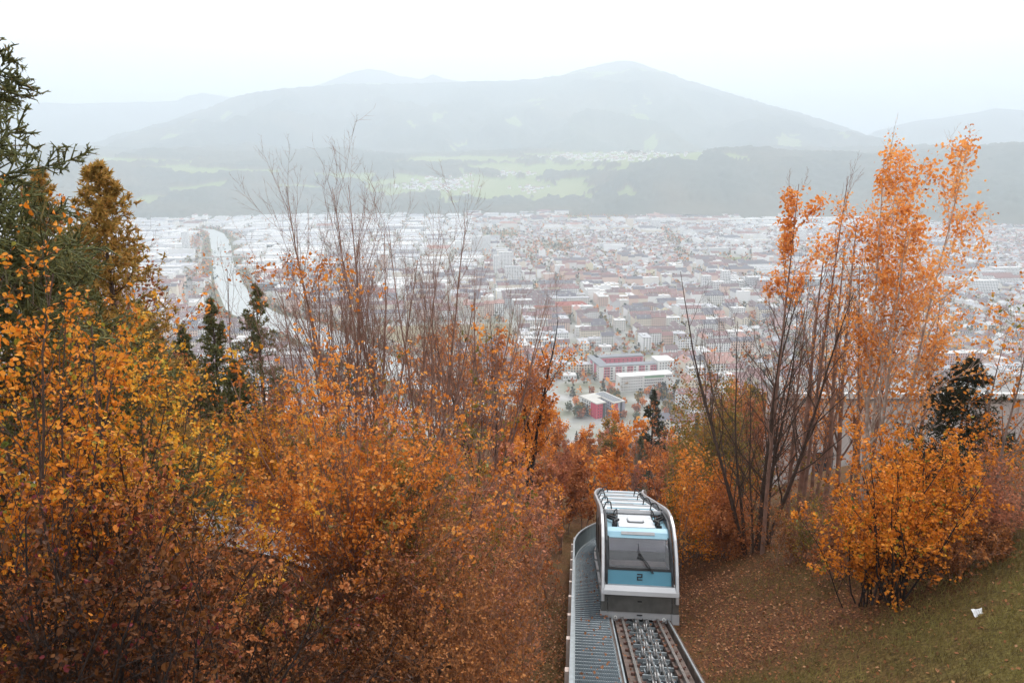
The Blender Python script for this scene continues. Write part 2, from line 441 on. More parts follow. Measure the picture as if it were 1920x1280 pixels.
LB = dens([(366, 429), (384, 432), (392, 442), (395, 458), (398, 490), (402, 530), (425, 585), (470, 604), (550, 634), (660, 682), (760, 730), (860, 775), (960, 825)], 60)
RBw = np.array([gnd(*p) for p in RB]); LBw = np.array([gnd(*p) for p in LB])
ribbon("river", LBw, RBw, 0.35, m_river)
def offs(A, B, d):
    v = (A - B)[:, :2]; v /= np.linalg.norm(v, axis=1, keepdims=True) + 1e-9
    o = A.copy(); o[:, :2] += v * d; return o
ribbon("river_bank", RBw, offs(RBw, LBw, 26), 0.2, m_bank)
ribbon("river_bank", offs(LBw, RBw, 26), LBw, 0.2, m_bank)
river_mid = (RBw + LBw)[:, :2] / 2
river_hw = np.linalg.norm((RBw - LBw)[:, :2], axis=1) / 2
sheet("field", [gnd(*p) for p in ((700, 612), (960, 606), (960, 634), (860, 660), (800, 658), (725, 636))], 0.12, m_tan)
sheet("field", [gnd(*p) for p in ((905, 437), (960, 434), (975, 443), (912, 446))], 0.12, m_field)
sheet("field", [gnd(*p) for p in ((1345, 482), (1404, 482), (1412, 491), (1344, 491))], 0.12, m_field)
sheet("field", [gnd(*p) for p in ((1060, 404), (1180, 404), (1190, 411), (1050, 411))], 0.12, m_field)
sheet("field", [gnd(*p) for p in ((1285, 413), (1400, 413), (1400, 419), (1280, 419))], 0.12, m_field)
STREETS = []
def street(px0, px1, w, lanes=True):
    a, b = gnd(*px0)[:2], gnd(*px1)[:2]
    d = (b - a) / np.linalg.norm(b - a); nrm = np.array([-d[1], d[0]]) * w / 2
    STREETS.append((a, b, w / 2))
    sheet("road", [a + nrm, a - nrm, b - nrm, b + nrm], 0.08 + 0.01 * len(STREETS), m_asph)
    if lanes:
        L = np.linalg.norm(b - a); mb = MB()
        for t in np.arange(5, L, 12): mb.box([*(a + d * (t + 3)), VALLEY + 0.17 + 0.01 * len(STREETS)], (6, .5, .02), [[d[0], d[1], 0], [-d[1], d[0], 0], [0, 0, 1]])
        mb.build("lane_markings", m_lane, kind="structure")
street((1290, 790), (1085, 556), 17); street((1085, 556), (915, 430), 20); street((1310, 520), (1245, 428), 22)
street((1060, 590), (1960, 560), 14); street((860, 545), (1960, 497), 14, False); street((985, 700), (1250, 655), 13)
street((340, 416), (1960, 402), 26, False); street((350, 590), (368, 440), 12, False); street((1560, 700), (1330, 545), 12, False)
street((1960, 640), (1500, 470), 16, False); street((1300, 640), (1960, 625), 12, False); street((1250, 665), (1960, 700), 12, False)

# ------------------------------------------------------------------ buildings
WALLS = [(0.0, (.78, .77, .76)), (.18, (.84, .83, .82)), (.34, (.76, .73, .68)), (.48, (.74, .66, .55)), (.58, (.72, .54, .46)), (.68, (.64, .42, .40)), (.78, (.58, .58, .59)), (.9, (.74, .66, .48))]
ROOFS = [(0.0, (.62, .61, .60)), (.2, (.44, .44, .46)), (.38, (.17, .16, .18)), (.52, (.20, .145, .145)), (.66, (.28, .16, .15)), (.8, (.42, .24, .20)), (.95, (.48, .30, .24))]
m_wall = tint_mat("render_wall", WALLS, 0.85); m_roof = tint_mat("roofing", ROOFS, 0.8)
for m_ in (m_wall, m_roof):
    for e in m_.node_tree.nodes: 
        if e.type == 'VALTORGB': e.color_ramp.interpolation = 'CONSTANT'
m_win = mat("window_glass", (.06, .065, .075), 0.15, 0.3, 0.3, spec=0.5)
WALL_N = ["white", "bright white", "cream", "ochre", "salmon", "red", "grey", "yellow"]
ROOF_N = ["pale flat-roofed", "grey-roofed", "slate-roofed", "dark brown-roofed", "maroon-roofed", "red-roofed", "orange-roofed"]
WT, RT = [s[0] + .02 for s in WALLS], [s[0] + .02 for s in ROOFS]
E2 = np.array([-0.0905, 0.9959]); E1 = np.array([0.9959, 0.0905])
class Bld:
    def __init__(s, c, L, W, H, kind, wt, rt, rot=0.0, storey=3.0):
        s.c = np.array(c[:2], float); s.L, s.W, s.H, s.kind, s.wt, s.rt, s.st = L, W, H, kind, wt, rt, storey
        ca, sa = math.cos(rot), math.sin(rot)
        s.a1 = ca * E1 + sa * E2; s.a2 = -sa * E1 + ca * E2
        px, py, dep = project(np.array([*s.c, VALLEY])); s.px, s.py, s.dep = float(px), float(py), float(dep)
        s.area = L * H / dep ** 2 + 0.5 * L * W * 200 / dep ** 3
    def P(s, u, v, z): return np.array([*(s.c + u * s.a1 + v * s.a2), VALLEY + z])
    def ax(s): return [[*s.a1, 0], [*s.a2, 0], [0, 0, 1]]
    def wall(s, mb, mat=0):
        mb.box(s.P(0, 0, s.H / 2 - .5), (s.L, s.W, s.H + 1), s.ax(), mat, WT[s.wt])
        if s.kind == 'gable':
            h = s.W * 0.36
            for e in (-1, 1):
                u = e * s.L / 2
                mb.add([s.P(u, -s.W / 2, s.H), s.P(u, s.W / 2, s.H), s.P(u, 0, s.H + h)], [[0, 1, 2]], mat, WT[s.wt])
    def roof(s, mb, mat=0):
        t = RT[s.rt]; L, W, H = s.L / 2, s.W / 2, s.H
        if s.kind == 'flat':
            mb.box(s.P(0, 0, H + .35), (s.L + .5, s.W + .5, .7), s.ax(), mat, t)
            k = max(1, int(s.L / 22))
            for i in range(k):
                mb.box(s.P((i + .5) / k * s.L - L, s.W * .12, H + 1.5), (3.5, 4, 1.8), s.ax(), mat, RT[0])
        else:
            o = .6; h = s.W * 0.36; ins = 0 if s.kind == 'gable' else min(W, L * .7)
            A = [s.P(-L - o, -W - o, H - .2), s.P(L + o, -W - o, H - .2), s.P(L + o, W + o, H - .2), s.P(-L - o, W + o, H - .2), s.P(-L - (o if not ins else -ins), 0, H + h + .15), s.P(L + (o if not ins else -ins), 0, H + h + .15)]
            mb.add(A, [[0, 1, 5, 4], [2, 3, 4, 5]], mat, t)
            if ins: mb.add(A, [[1, 2, 5], [3, 0, 4]], mat, t)
            for i in range(int(s.L / 9) if s.dep < 1500 else 0):                               # dormers and chimneys
                u = (i + .5) * 9 - L
                if s.L > 18: mb.box(s.P(u, -W * .55, H + h * .45 + .35), (1.6, 1.8, 1.5), s.ax(), mat, RT[0] if i % 3 else RT[1])
            mb.box(s.P(L * .4, W * .2, H + h), (.9, .9, 2.4), s.ax(), mat, RT[1])
    def windows(s, mb, mat=0, step=3.1):
        ns = max(1, int(s.H / s.st)); z = (np.arange(ns) + .55) * s.H / ns
        for (half, dep_, a, bq) in ((s.L / 2, s.W / 2, s.a1, s.a2), (s.W / 2, s.L / 2, s.a2, s.a1)):
            k = max(1, int(half * 2 / step))
            us = ((np.arange(k) + .5) / k * 2 - 1) * half
            for e in (-1, 1):
                if e == 1 and a is s.a1: continue                        # the rear wall
                U, Zz = np.meshgrid(us, z); U, Zz = U.ravel(), Zz.ravel()
                c = np.c_[s.c + U[:, None] * a + e * (dep_ + .06) * bq, VALLEY + Zz]
                hw, hh = .78, .85
                w = np.array([*a, 0.]) * hw; u = np.array([0, 0, hh])
                V = np.stack([c - w - u, c + w - u, c + w + u, c - w + u], 1)
                mb.add(V.reshape(-1, 3), np.arange(len(c) * 4).reshape(-1, 4), mat)

def poly_in(poly, p):
    x, y = p; c = False; j = len(poly) - 1
    for i in range(len(poly)):
        if (poly[i][1] > y) != (poly[j][1] > y) and x < (poly[j][0] - poly[i][0]) * (y - poly[i][1]) / (poly[j][1] - poly[i][1]) + poly[i][0]: c = not c
        j = i
    return c
FIELD_P = [[(690, 606), (965, 600), (965, 638), (870, 668), (800, 666), (715, 640)], [(900, 434), (965, 431), (980, 446), (905, 449)], [(1340, 479), (1410, 479), (1418, 494), (1340, 494)], [(1055, 402), (1185, 402), (1195, 413), (1045, 413)], [(980, 455), (1070, 450), (1080, 472), (985, 480)]]
LAND_P = [[(1030, 830), (1050, 725), (1090, 705), (1095, 660), (1240, 655), (1275, 740), (1190, 830)]]
def free(p, r):
    px, py, dep = project(np.array([p[0], p[1], VALLEY]))
    d = np.hypot(*(river_mid - p).T) - river_hw
    if d.min() < r + 16: return False
    if p[1] < 655 + r: return False
    for F_ in FIELD_P + LAND_P:
        if poly_in(F_, (float(px), float(py))): return False
    for a, b, w in STREETS:
        ab = b - a; t = np.clip(np.dot(p - a, ab) / np.dot(ab, ab), 0, 1)
        if np.linalg.norm(p - a - t * ab) < w + r * 0.72: return False
    return True
blds, tree_pts = [], []
def put(c, L, W, H, kind, wt, rt, rot=0., st=3.0):
    r = max(min(L, W) / 2, 0.62 * max(L, W) / 2)
    if free(np.array(c), r): blds.append(Bld(c, L, W, H, kind, wt, rt, rot, st)); return True
    return False
rc = rng.choice
org = np.array([0., 640.])
for j in range(0, 46):
    for i in range(-34, 40):
        bw, bd = 84, 66
        c = org + E1 * (i * bw + 14 * math.sin(j)) + E2 * (j * bd)
        px, py, dep = project(np.array([*c, VALLEY])); px, py = float(px), float(py)
        if not (-80 < px < 2010) or py < 402: continue
        # what kind of quarter stands here
        q = fbm(c[0] / 420, c[1] / 420, 101, 3)
        if px < 880 and py < 520: typ = 'industry' if q > .40 else 'rows'
        elif 1380 < px < 1640 and py < 430: typ = 'industry'
        elif 930 < px < 1130 and 436 < py < 500: typ = 'villas' if q > .38 else 'rows'
        elif 980 < px < 1420 and 480 < py < 545: typ = 'villas' if (q > .45 or rng.random() < .4) else 'perimeter'
        elif py > 545: typ = 'perimeter' if px < 1440 else ('villas' if q > .46 else 'perimeter')
        elif px > 1430: typ = 'villas' if q > .50 else 'rows'
        else: typ = 'villas' if q > .60 else ('rows' if q > .46 else ('industry' if q < .36 else 'perimeter'))
        if typ == 'perimeter':
            wt = int(rc([0, 1, 1, 2, 0, 1, 4, 3])); rt = int(rc([0, 1, 2, 3, 3, 4, 2, 5, 3])); kd = 'flat' if rt < 2 else 'gable'
            H = float(rc([13, 15, 16, 18]))
            L, W = bw - 17, bd - 15
            for (u, v, l_, ro) in ((0, -W / 2 + 6, L, 0), (0, W / 2 - 6, L, 0), (-L / 2 + 6, 0, W - 24.5, math.pi / 2), (L / 2 - 6, 0, W - 24.5, math.pi / 2)):
                if rng.random() < .9 and l_ > 12:
                    wt2 = wt if rng.random() < .5 else int(rng.integers(0, 8))
                    if l_ > 40 and rng.random() < .8:                      # a long front of two or three houses
                        k = int(rng.integers(2, 5)); 
                        for t in range(k):
                            uu = u + (t + .5 - k / 2) * l_ / k; rt3 = int(rc([rt, rt, 2, 3, 4, 0])); 
                            put(c + E1 * uu + E2 * v, l_ / k - .3, 11 + rng.random() * 2, H + rng.uniform(-3.5, 3.5), 'flat' if rt3 < 2 else 'gable', int(rc([wt, 0, 1, 2, 3, 4])), rt3, ro)
                    else: put(c + E1 * u + E2 * v, l_, 12, H + rng.uniform(-1.5, 1.5), kd, wt2, rt, ro)
            if rng.random() < .5: put(c + E1 * rng.uniform(-12, 12), 16, 11, 5, 'flat', 0, int(rc([0, 1])))
            for t in range(9): tree_pts.append(c + E1 * rng.uniform(-26, 26) + E2 * rng.uniform(-12, 12))
        elif typ == 'rows':
            rt = int(rc([0, 0, 1, 2, 4, 5])); H = float(rc([12, 15, 18, 21]))
            ro = 0 if rng.random() < .7 else math.pi / 2
            for v in (-20, 16):
                if ro == 0: put(c + E2 * v, float(rng.uniform(44, 70)), 12, H, 'flat' if rt < 2 else 'gable', int(rc([0, 1, 1, 2, 6, 3])), rt, 0)
                else: put(c + E1 * v * 1.2, 44, 12, H, 'flat' if rt < 2 else 'gable', int(rc([0, 1, 1, 2, 6])), rt, ro)
            for t in range(14): tree_pts.append(c + E1 * rng.uniform(-38, 38) + E2 * rng.uniform(-30, 30))
        elif typ == 'villas':
            for a in (-30, -10, 11, 31):
                for v in (-22, 0, 22):
                    if rng.random() < .88:
                        w = float(rng.uniform(9, 12))
                        put(c + E1 * (a + rng.uniform(-3, 3)) + E2 * (v + rng.uniform(-3, 3)), w * rng.uniform(1.0, 1.5), w, float(rng.uniform(6, 10)), str(rc(['gable', 'hip', 'hip'])), int(rc([0, 1, 1, 2, 3, 0])), int(rc([1, 1, 2, 3, 3, 4, 0, 5])), float(rc([0, math.pi / 2])) + rng.normal() * .06)
                    [tree_pts.append(c + E1 * (a + rng.uniform(-10, 10)) + E2 * (v + rng.choice([-11, 11]) + rng.uniform(-3, 3))) for _ in range(2)]
        else:
            k = rng.random()
            if k < .5: put(c, 66, 46, float(rng.uniform(7, 12)), 'flat', int(rc([0, 1, 1, 6])), int(rc([0, 1, 1, 0, 2])), 0, 5)
            else:
                put(c - E2 * 15, 64, 20, float(rng.uniform(6, 11)), 'flat', int(rc([0, 1, 1])), 0, 0, 4); put(c + E2 * 15, 50, 22, float(rng.uniform(6, 14)), 'flat', int(rc([0, 1, 6])), int(rc([0, 1])), 0, 4)
            for t in range(9): tree_pts.append(c + E1 * rng.uniform(-40, 40) + E2 * rng.uniform(-32, 32))
# towers the photograph shows, put where they stand
TOWERS = [(905, 470, 44, 13, 40, 1, 0), (890, 474, 13, 13, 45, 0, 0), (948, 508, 30, 12, 44, 1, 0), (930, 512, 12, 12, 40, 0, 0), (962, 530, 34, 12, 34, 0, 1), (1322, 552, 16, 13, 36, 1, 0), (1345, 553, 22, 13, 26, 1, 0), (1358, 548, 16, 13, 42, 1, 0), (1381, 553, 22, 13, 28, 0, 0), (1408, 552, 22, 15, 34, 6, 0), (1432, 556, 24, 13, 30, 5, 2), (1228, 430, 34, 14, 34, 1, 0), (1180, 428, 26, 14, 36, 3, 0), (860, 470, 20, 14, 26, 0, 0), (570, 525, 16, 14, 40, 2, 0), (720, 505, 18, 14, 36, 4, 0), (755, 512, 18, 14, 34, 1, 0), (640, 480, 24, 14, 30, 0, 0), (1500, 455, 30, 16, 40, 1, 0), (1840, 555, 50, 16, 30, 1, 0), (1880, 520, 60, 18, 22, 0, 0), (350, 470, 18, 14, 52, 1, 0), (1690, 590, 36, 14, 24, 1, 0), (1740, 560, 44, 14, 26, 0, 1)]
tower_b = []
for (px, py, L, W, H, wt, rt) in TOWERS:
    c = gnd(px, py)[:2]
    blds = [b_ for b_ in blds if np.linalg.norm(b_.c - c) > (max(b_.L, b_.W) + L) * .5]
    b_ = Bld(c, L, W, H, 'flat', wt, rt); b_.tower = True; blds.append(b_); tower_b.append(b_)

# the 300 largest in view are houses of their own, the rest of the city is one mass
SPOTS = [("the river bridge", 417, 490), ("the blue tower", 540, 520), ("the tan field", 830, 635), ("the orange barracks", 1050, 580), ("the pink courtyard block", 1165, 690), ("the wide avenue", 1000, 490), ("the white school slab", 1205, 725), ("the white tower cluster", 1360, 545), ("the motorway", 1300, 410), ("the railway yard", 1860, 480), ("the white terraced slab", 1840, 550), ("the round park grove", 1090, 505), ("the far industrial halls", 640, 440), ("the villa quarter", 1200, 500), ("the tall orange-leaved tree", 1690, 560), ("the bare tree clump", 690, 560), ("the long street to the hill", 1190, 620)]
def where(px, py):
    d = [math.hypot(px - a, (py - b_) * 1.8) for _, a, b_ in SPOTS]; k = int(np.argmin(d)); nm, a, b_ = SPOTS[k]
    if abs(py - b_) * 1.8 > abs(px - a): return ("behind " if py < b_ else "in front of ") + nm
    return ("to the left of " if px < a else "to the right of ") + nm
vis = [b_ for b_ in blds if -10 < b_.px < 1930 and b_.py < 790]
vis.sort(key=lambda b_: -b_.area * (3 if hasattr(b_, 'tower') else 1))
own = vis[:290]; own_set = set(id(b_) for b_ in own)
from collections import Counter
cnt = Counter()
def blabel(b_):
    big = "tower block" if hasattr(b_, 'tower') else ("long block" if b_.L > 40 else ("hall" if b_.W > 18 else ("apartment house" if b_.H > 11 else "small house")))
    return f"{WALL_N[b_.wt]} {ROOF_N[b_.rt]} {big} {where(b_.px, b_.py)}"
labs = [blabel(b_) for b_ in own]; lc = Counter(labs); seen = Counter()
ORD = ["nearest", "second nearest", "third nearest", "fourth nearest", "fifth nearest", "sixth nearest", "seventh nearest", "eighth nearest", "ninth nearest", "tenth nearest"]
for b_, lb in sorted(zip(own, labs), key=lambda t: t[0].dep):
    if lc[lb] > 1: k = seen[lb]; seen[lb] += 1; lb = f"{ORD[min(k, 9)]} {lb}"
    nm = "tower_block" if hasattr(b_, 'tower') else ("apartment_block" if b_.H > 11 else ("hall_building" if b_.W > 18 else "house"))
    t = thing(nm, " ".join(lb.split()[:16]), "building", (*b_.c, VALLEY), "buildings of the city in the valley")
    for part, f_, m_ in (("wall", b_.wall, m_wall), ("roof", b_.roof, m_roof), ("window_rows", b_.windows, m_win)):
        mb = MB(); f_(mb)
        o = mb.build(part, m_, kind="stuff" if part == "window_rows" else None)
        o.data.transform(Matrix.Translation((-b_.c[0], -b_.c[1], -VALLEY))); o.parent = t
mb = MB()
for b_ in blds:
    if id(b_) in own_set: continue
    b_.wall(mb, 0); b_.roof(mb, 1)
    if b_.dep < 1250: b_.windows(mb, 2)
mb.build("distant_houses", [m_wall, m_roof, m_win], kind="stuff")
# villages on the terraces
mb = MB()
for (cx, cy_, rx, ry, k) in ((835, 346, 45, 13, 110), (950, 328, 60, 4, 50), (1060, 296, 70, 4, 70), (1190, 290, 90, 6, 90), (1130, 301, 90, 4, 50), (450, 355, 18, 3, 18), (770, 352, 30, 5, 25), (1255, 308, 70, 3, 30), (990, 352, 30, 8, 20), (1700, 400, 40, 4, 20), (1850, 395, 50, 6, 26), (1580, 420, 100, 4, 30)):
    for t in range(k):
        px, py = cx + rng.normal() * rx * .6, cy_ + rng.normal() * ry * .6
        r = ray(px, py); az = math.atan2(r[0], r[1]); lo = 3500
        Ds = np.arange(3500, 6600, 20.); zz = terr_h(np.full_like(Ds, az), Ds)
        el = r[2] / math.hypot(r[0], r[1]); hit = np.nonzero(zz > Ds * el)[0]
        if len(hit) == 0: continue
        D = Ds[hit[0]]; c = np.array([D * math.sin(az), D * math.cos(az)])
        h_ = Bld(c, rng.uniform(12, 20), rng.uniform(10, 13), rng.uniform(7, 10), 'gable', int(rc([0, 1, 1, 2])), int(rc([1, 3, 4, 5])), rng.uniform(-1, 1))
        v0, n0 = VALLEY, len(mb.v); h_.wall(mb, 0); h_.roof(mb, 1)
        for q_ in range(n0, len(mb.v)): mb.v[q_] = mb.v[q_] + np.array([0, 0, zz[hit[0]] - VALLEY])
mb.build("village_houses", [m_wall, m_roof], kind="stuff")

# ------------------------------------------------------------------ landmark buildings with single windows
def lmat(name, col, rough=.8): return mat(name, col, rough, 0.05, 0.15)
m_white = lmat("white_render", (.72, .71, .69)); m_pink = lmat("pink_panel", (.50, .13, .17)); m_grey = lmat("grey_roof_sheet", (.22, .23, .25)); m_red = lmat("red_panel", (.55, .05, .10))
m_pale = lmat("pale_roof_gravel", (.50, .48, .44)); m_lav = lmat("lavender_panel", (.36, .35, .42)); m_green = lmat("green_glazing", (.22, .42, .25), .3); m_orange = lmat("orange_render", (.58, .30, .18)); m_tile = lmat("red_roof_tile", (.38, .13, .10)); m_blue = lmat("blue_glass", (.10, .33, .50), .2); m_peach = lmat("peach_render", (.62, .40, .28)); m_cream = lmat("cream_render", (.62, .50, .42))
W_ME = None
def win_mesh(w=1.3, h=1.5):
    mb = MB(); mb.box((0, 0, 0), (w, .16, h)); return mb.mesh("window", m_win)
WM = {k: win_mesh(*k) for k in ((1.3, 1.5), (1.8, 1.6), (2.4, 1.5), (1.0, 1.2))}
def winobj(t, b_, u, v, z, along, key):
    o = link("window", WM[key], t); o.location = Vector((*(u * b_.a1 + v * b_.a2), z))
    d = b_.a1 if along == 1 else b_.a2
    o.rotation_euler = (0, 0, math.atan2(d[1], d[0]))
def block_part(t, b_, name, m, u0, u1, v0, v1, z0, z1):
    mb = MB(); mb.box(((u0 + u1) / 2 * np.array([*b_.a1, 0]) + (v0 + v1) / 2 * np.array([*b_.a2, 0])) + [0, 0, (z0 + z1) / 2], (u1 - u0, v1 - v0, z1 - z0), b_.ax())
    return mb.build(name, m, t)
def landmark(name, label, px, py, L, W, H, rot=0.):
    b_ = Bld(gnd(px, py)[:2], L, W, H, 'flat', 0, 0, rot)
    return b_, thing(name, label, "building", (*b_.c, VALLEY))
# white school slab with its grid of square windows
b_, t = landmark("school_building", "long white flat-roofed slab with five rows of small square windows", 1207, 728, 62, 14, 17, 0.12)
block_part(t, b_, "wall", m_white, -31, 31, -7, 7, -1, 17); block_part(t, b_, "roof", m_white, -31.6, 31.6, -7.6, 7.6, 17, 17.7)
for i in range(9):
    for k in range(5): winobj(t, b_, -28.5 + i * 2.85, -7.02, 2 + k * 3.2, 1, (1.0, 1.2))
for i in range(10):
    for k in range(4): winobj(t, b_, -1.5 + i * 2.3, -7.02, 2 + k * 3.2, 1, (1.3, 1.5))
block_part(t, b_, "green_window_band", m_green, -2.5, 21, -7.15, -7.0, 14.2, 16.4)
for i in range(3): winobj(t, b_, 24 + i * 2.4, -7.02, 14.8, 1, (1.8, 1.6))
# pink and white courtyard block
b_, t = landmark("courtyard_block", "white and pink panelled courtyard block with a grey ring roof", 1163, 701, 68, 50, 17, 0.10)
for nm, u0, u1, v0, v1 in (("front_wing", -34, 34, -25, -14), ("rear_wing", -26, 34, 14, 25), ("side_wing", -34, -23, -14, 25)):
    block_part(t, b_, nm, m_white, u0, u1, v0, v1, -1, 17); block_part(t, b_, "roof", m_grey, u0 - .4, u1 + .4, v0 - .4, v1 + .4, 17.0 + .01 * u1, 18.2)
for i in range(5):
    u = -29 + i * 14.2
    block_part(t, b_, "pink_panel", m_pink, u, u + 7.5, -25.3, -25, 1.5, 16.4)
    for k in range(5):
        winobj(t, b_, u + 2, -25.4, 2.6 + 3.1 * k, 1, (1.3, 1.5)); winobj(t, b_, u + 5.4, -25.4, 2.6 + 3.1 * k, 1, (1.3, 1.5)); 
        winobj(t, b_, u + 9.7, -25.05, 2.6 + 3.1 * k, 1, (2.4, 1.5))
for k in range(5):
    block_part(t, b_, "balcony_slab", m_white, -29, 34, -26.1, -25.45, 1.1 + 3.1 * k, 1.45 + 3.1 * k)
block_part(t, b_, "pink_panel", m_pink, -22, 33, 13.6, 14, 1.5, 16.6)
for i in range(10):
    for k in range(4): winobj(t, b_, -20 + i * 5.6, 13.5, 4 + 3.2 * k, 1, (1.3, 1.5))
for i in range(8):
    for k in range(5): winobj(t, b_, -34.1, -21 + i * 6, 2.6 + 3.1 * k, 2, (1.8, 1.6))
block_part(t, b_, "pink_panel", m_pink, -34.3, -34, -12, -4, 1.5, 16.4); block_part(t, b_, "pink_panel", m_pink, -34.3, -34, 4, 12, 1.5, 16.4)
# white tower beside the courtyard block
b_, t = landmark("tower_block", "white slender tower standing against the pink courtyard block", 1241, 704, 20, 22, 21, 0.10)
block_part(t, b_, "wall", m_white, -10, 10, -11, 11, -1, 21); block_part(t, b_, "roof", m_white, -10.4, 10.4, -11.4, 11.4, 21, 21.8)
for i in range(5):
    for k in range(6): winobj(t, b_, -7 + i * 3.5, -11.02, 2.4 + k * 3.2, 1, (1.3, 1.5)); winobj(t, b_, 10.02, -8 + i * 4, 2.4 + k * 3.2, 2, (1.3, 1.5))
# red and grey office building at the foot of the slope
b_, t = landmark("office_building", "red panelled angular office with a pale deck roof at the foot of the wood", 1128, 776, 30, 36, 16, 0.42)
block_part(t, b_, "side_wing", m_white, -15, 15, 4, 18, -1, 16); block_part(t, b_, "front_wing", m_lav, 2, 15, -18, 4, -1, 16); block_part(t, b_, "left_wing", m_white, -15, -4, -12, 4, -1, 16)
for nm, u0, u1, v0, v1, z in (("roof", -15.4, 15.4, 4.1, 18.4, 0), ("roof", 1.6, 15.4, -18.4, 4, .02), ("roof", -15.4, -3.6, -12.4, 4, .04)):
    block_part(t, b_, nm, m_pale, u0, u1, v0, v1, 16 + z, 17)
block_part(t, b_, "red_panel", m_red, -14.9, -8, -12.3, -12, 1, 15.8); block_part(t, b_, "dark_glass_bay", m_win, -7.8, -4.5, -12.35, -12, 0, 16.5)
block_part(t, b_, "red_panel", m_red, 2, 6.2, -18.3, -18, 1, 15.8); block_part(t, b_, "dark_glass_bay", m_win, 9.2, 11.5, -18.4, -18, 0, 16.6)
block_part(t, b_, "red_panel", m_red, -15.3, -15, -12, -2, 1, 15.8); block_part(t, b_, "red_panel", m_red, 15, 15.3, -17, -6, 1, 15.8)
for k in range(5):
    for i in range(5): winobj(t, b_, 1.98, -15 + i * 3.6, 2.2 + k * 3, 2, (1.8, 1.6)); 
    for i in range(2): winobj(t, b_, 3 + i * 2.2, -18.35, 2.2 + k * 3, 1, (1.0, 1.2)); winobj(t, b_, -13 + i * 3, -12.35, 2.2 + k * 3, 1, (1.0, 1.2))
    for i in range(4): winobj(t, b_, -15.05, 0 + i * 4, 2.2 + k * 3, 2, (1.8, 1.6))
for i in range(5): block_part(t, b_, "roof_louvre", m_grey, 3 + i * 2.2, 4.4 + i * 2.2, -16, 16, 17.02, 17.3)
# orange barracks with a red tiled roof
b_, t = landmark("barracks", "long orange barracks with a red hipped roof and many dormers", 1050, 588, 92, 15, 15, 0.06)
block_part(t, b_, "wall", m_orange, -46, 46, -7.5, 7.5, -1, 15)
b2 = Bld((0, 0), 92, 15, 15, 'hip', 4, 5, 0.06); mb = MB(); b2.roof(mb); o = mb.build("roof", m_tile); o.data.transform(Matrix.Translation((0, 0, -VALLEY))); o.parent = t
for i in range(26):
    for k in range(3): winobj(t, b_, -44 + i * 3.52, -7.52, 3 + k * 4.4, 1, (1.3, 1.5))
b_, t = landmark("barracks", "cream courtyard barracks with dark roofs round russet trees", 1030, 566, 88, 50, 14, 0.06)
for (u0, u1, v0, v1) in ((-44, 44, -25, -13), (-44, 44, 13, 25), (-44, -32, -13, 13), (32, 44, -13, 13)):
    block_part(t, b_, "wing", m_cream, u0, u1, v0, v1, -1, 14)
    bb = Bld(((u0 + u1) / 2 * b_.a1 + (v0 + v1) / 2 * b_.a2), max(u1 - u0, v1 - v0), 12, 14, 'gable', 2, 2, 0.06 + (0 if u1 - u0 > 30 else math.pi / 2))
    mb = MB(); bb.roof(mb); o = mb.build("roof", m_roof); o.data.transform(Matrix.Translation((0, 0, -VALLEY))); o.parent = t
for i in range(24): 
    for k in range(3): winobj(t, b_, -42 + i * 3.6, -25.02, 3 + k * 4, 1, (1.3, 1.5))
# blue tower and orange cube by the river
b_, t = landmark("office_tower", "blue glass office tower with a pale side wall near the river", 543, 530, 22, 16, 44)
block_part(t, b_, "wall", m_peach, -11, -1, -8, 8, -1, 44); block_part(t, b_, "curtain_wall", m_blue, -1, 11, -8.2, 8.2, -1, 44); block_part(t, b_, "roof", m_white, -11.3, 11.3, -8.5, 8.5, 44, 45)
for k in range(13): block_part(t, b_, "floor_band", m_white, -1.1, 11.2, -8.35, 8.35, 2.4 + 3.3 * k, 2.75 + 3.3 * k)
b_, t = landmark("office_building", "small bright orange cube building on the river road", 488, 520, 18, 14, 15)
block_part(t, b_, "wall", m_orange, -9, 9, -7, 7, -1, 15); block_part(t, b_, "roof", m_white, -9.3, 9.3, -7.3, 7.3, 15, 15.6)
for i in range(4):
    for k in range(3): winobj(t, b_, -6.5 + i * 4.3, -7.02, 3 + k * 4.2, 1, (2.4, 1.5))
b_, t = landmark("office_building", "dark glazed office slab beside the orange cube building", 500, 543, 60, 22, 13)
block_part(t, b_, "wall", m_win, -30, 30, -11, 11, -1, 13); block_part(t, b_, "roof", m_grey, -30.4, 30.4, -11.4, 11.4, 13, 13.8)
for k in range(4): block_part(t, b_, "floor_band", m_white, -30.2, 30.2, -11.2, 11.2, 2.6 + 3.2 * k, 3.0 + 3.2 * k)

# bridge on the river, motorway viaduct under the far hill
m_conc = mat("concrete", (.48, .47, .45), .85, .1, .3)
a, b = gnd(388, 489)[:2], gnd(447, 487)[:2]; d = (b - a) / np.linalg.norm(b - a); L = np.linalg.norm(b - a); axb = [[*d, 0], [-d[1], d[0], 0], [0, 0, 1]]; c = (a + b) / 2
t = thing("road_bridge", "flat grey road bridge crossing the pale river", "bridge", (*c, VALLEY))
mb = MB(); mb.box((0, 0, 8), (L + 20, 12, 1.2), axb); mb.build("deck", m_conc, t)
for k in (-.28, .28): mb = MB(); mb.box([*(d * L * k), 3.6], (2.4, 9, 7.6), axb); mb.build("pier", m_conc, t)
for e in (-1, 1): mb = MB(); mb.box([*(np.array([-d[1], d[0]]) * 5.7 * e), 9.1], (L + 20, .3, 1.0), axb); mb.build("parapet", m_conc, t)
a, b = pix_z(1330, 412, VALLEY + 16)[:2], pix_z(1930, 400, VALLEY + 16)[:2]; d = (b - a) / np.linalg.norm(b - a); L = np.linalg.norm(b - a); axb = [[*d, 0], [-d[1], d[0], 0], [0, 0, 1]]; c = (a + b) / 2
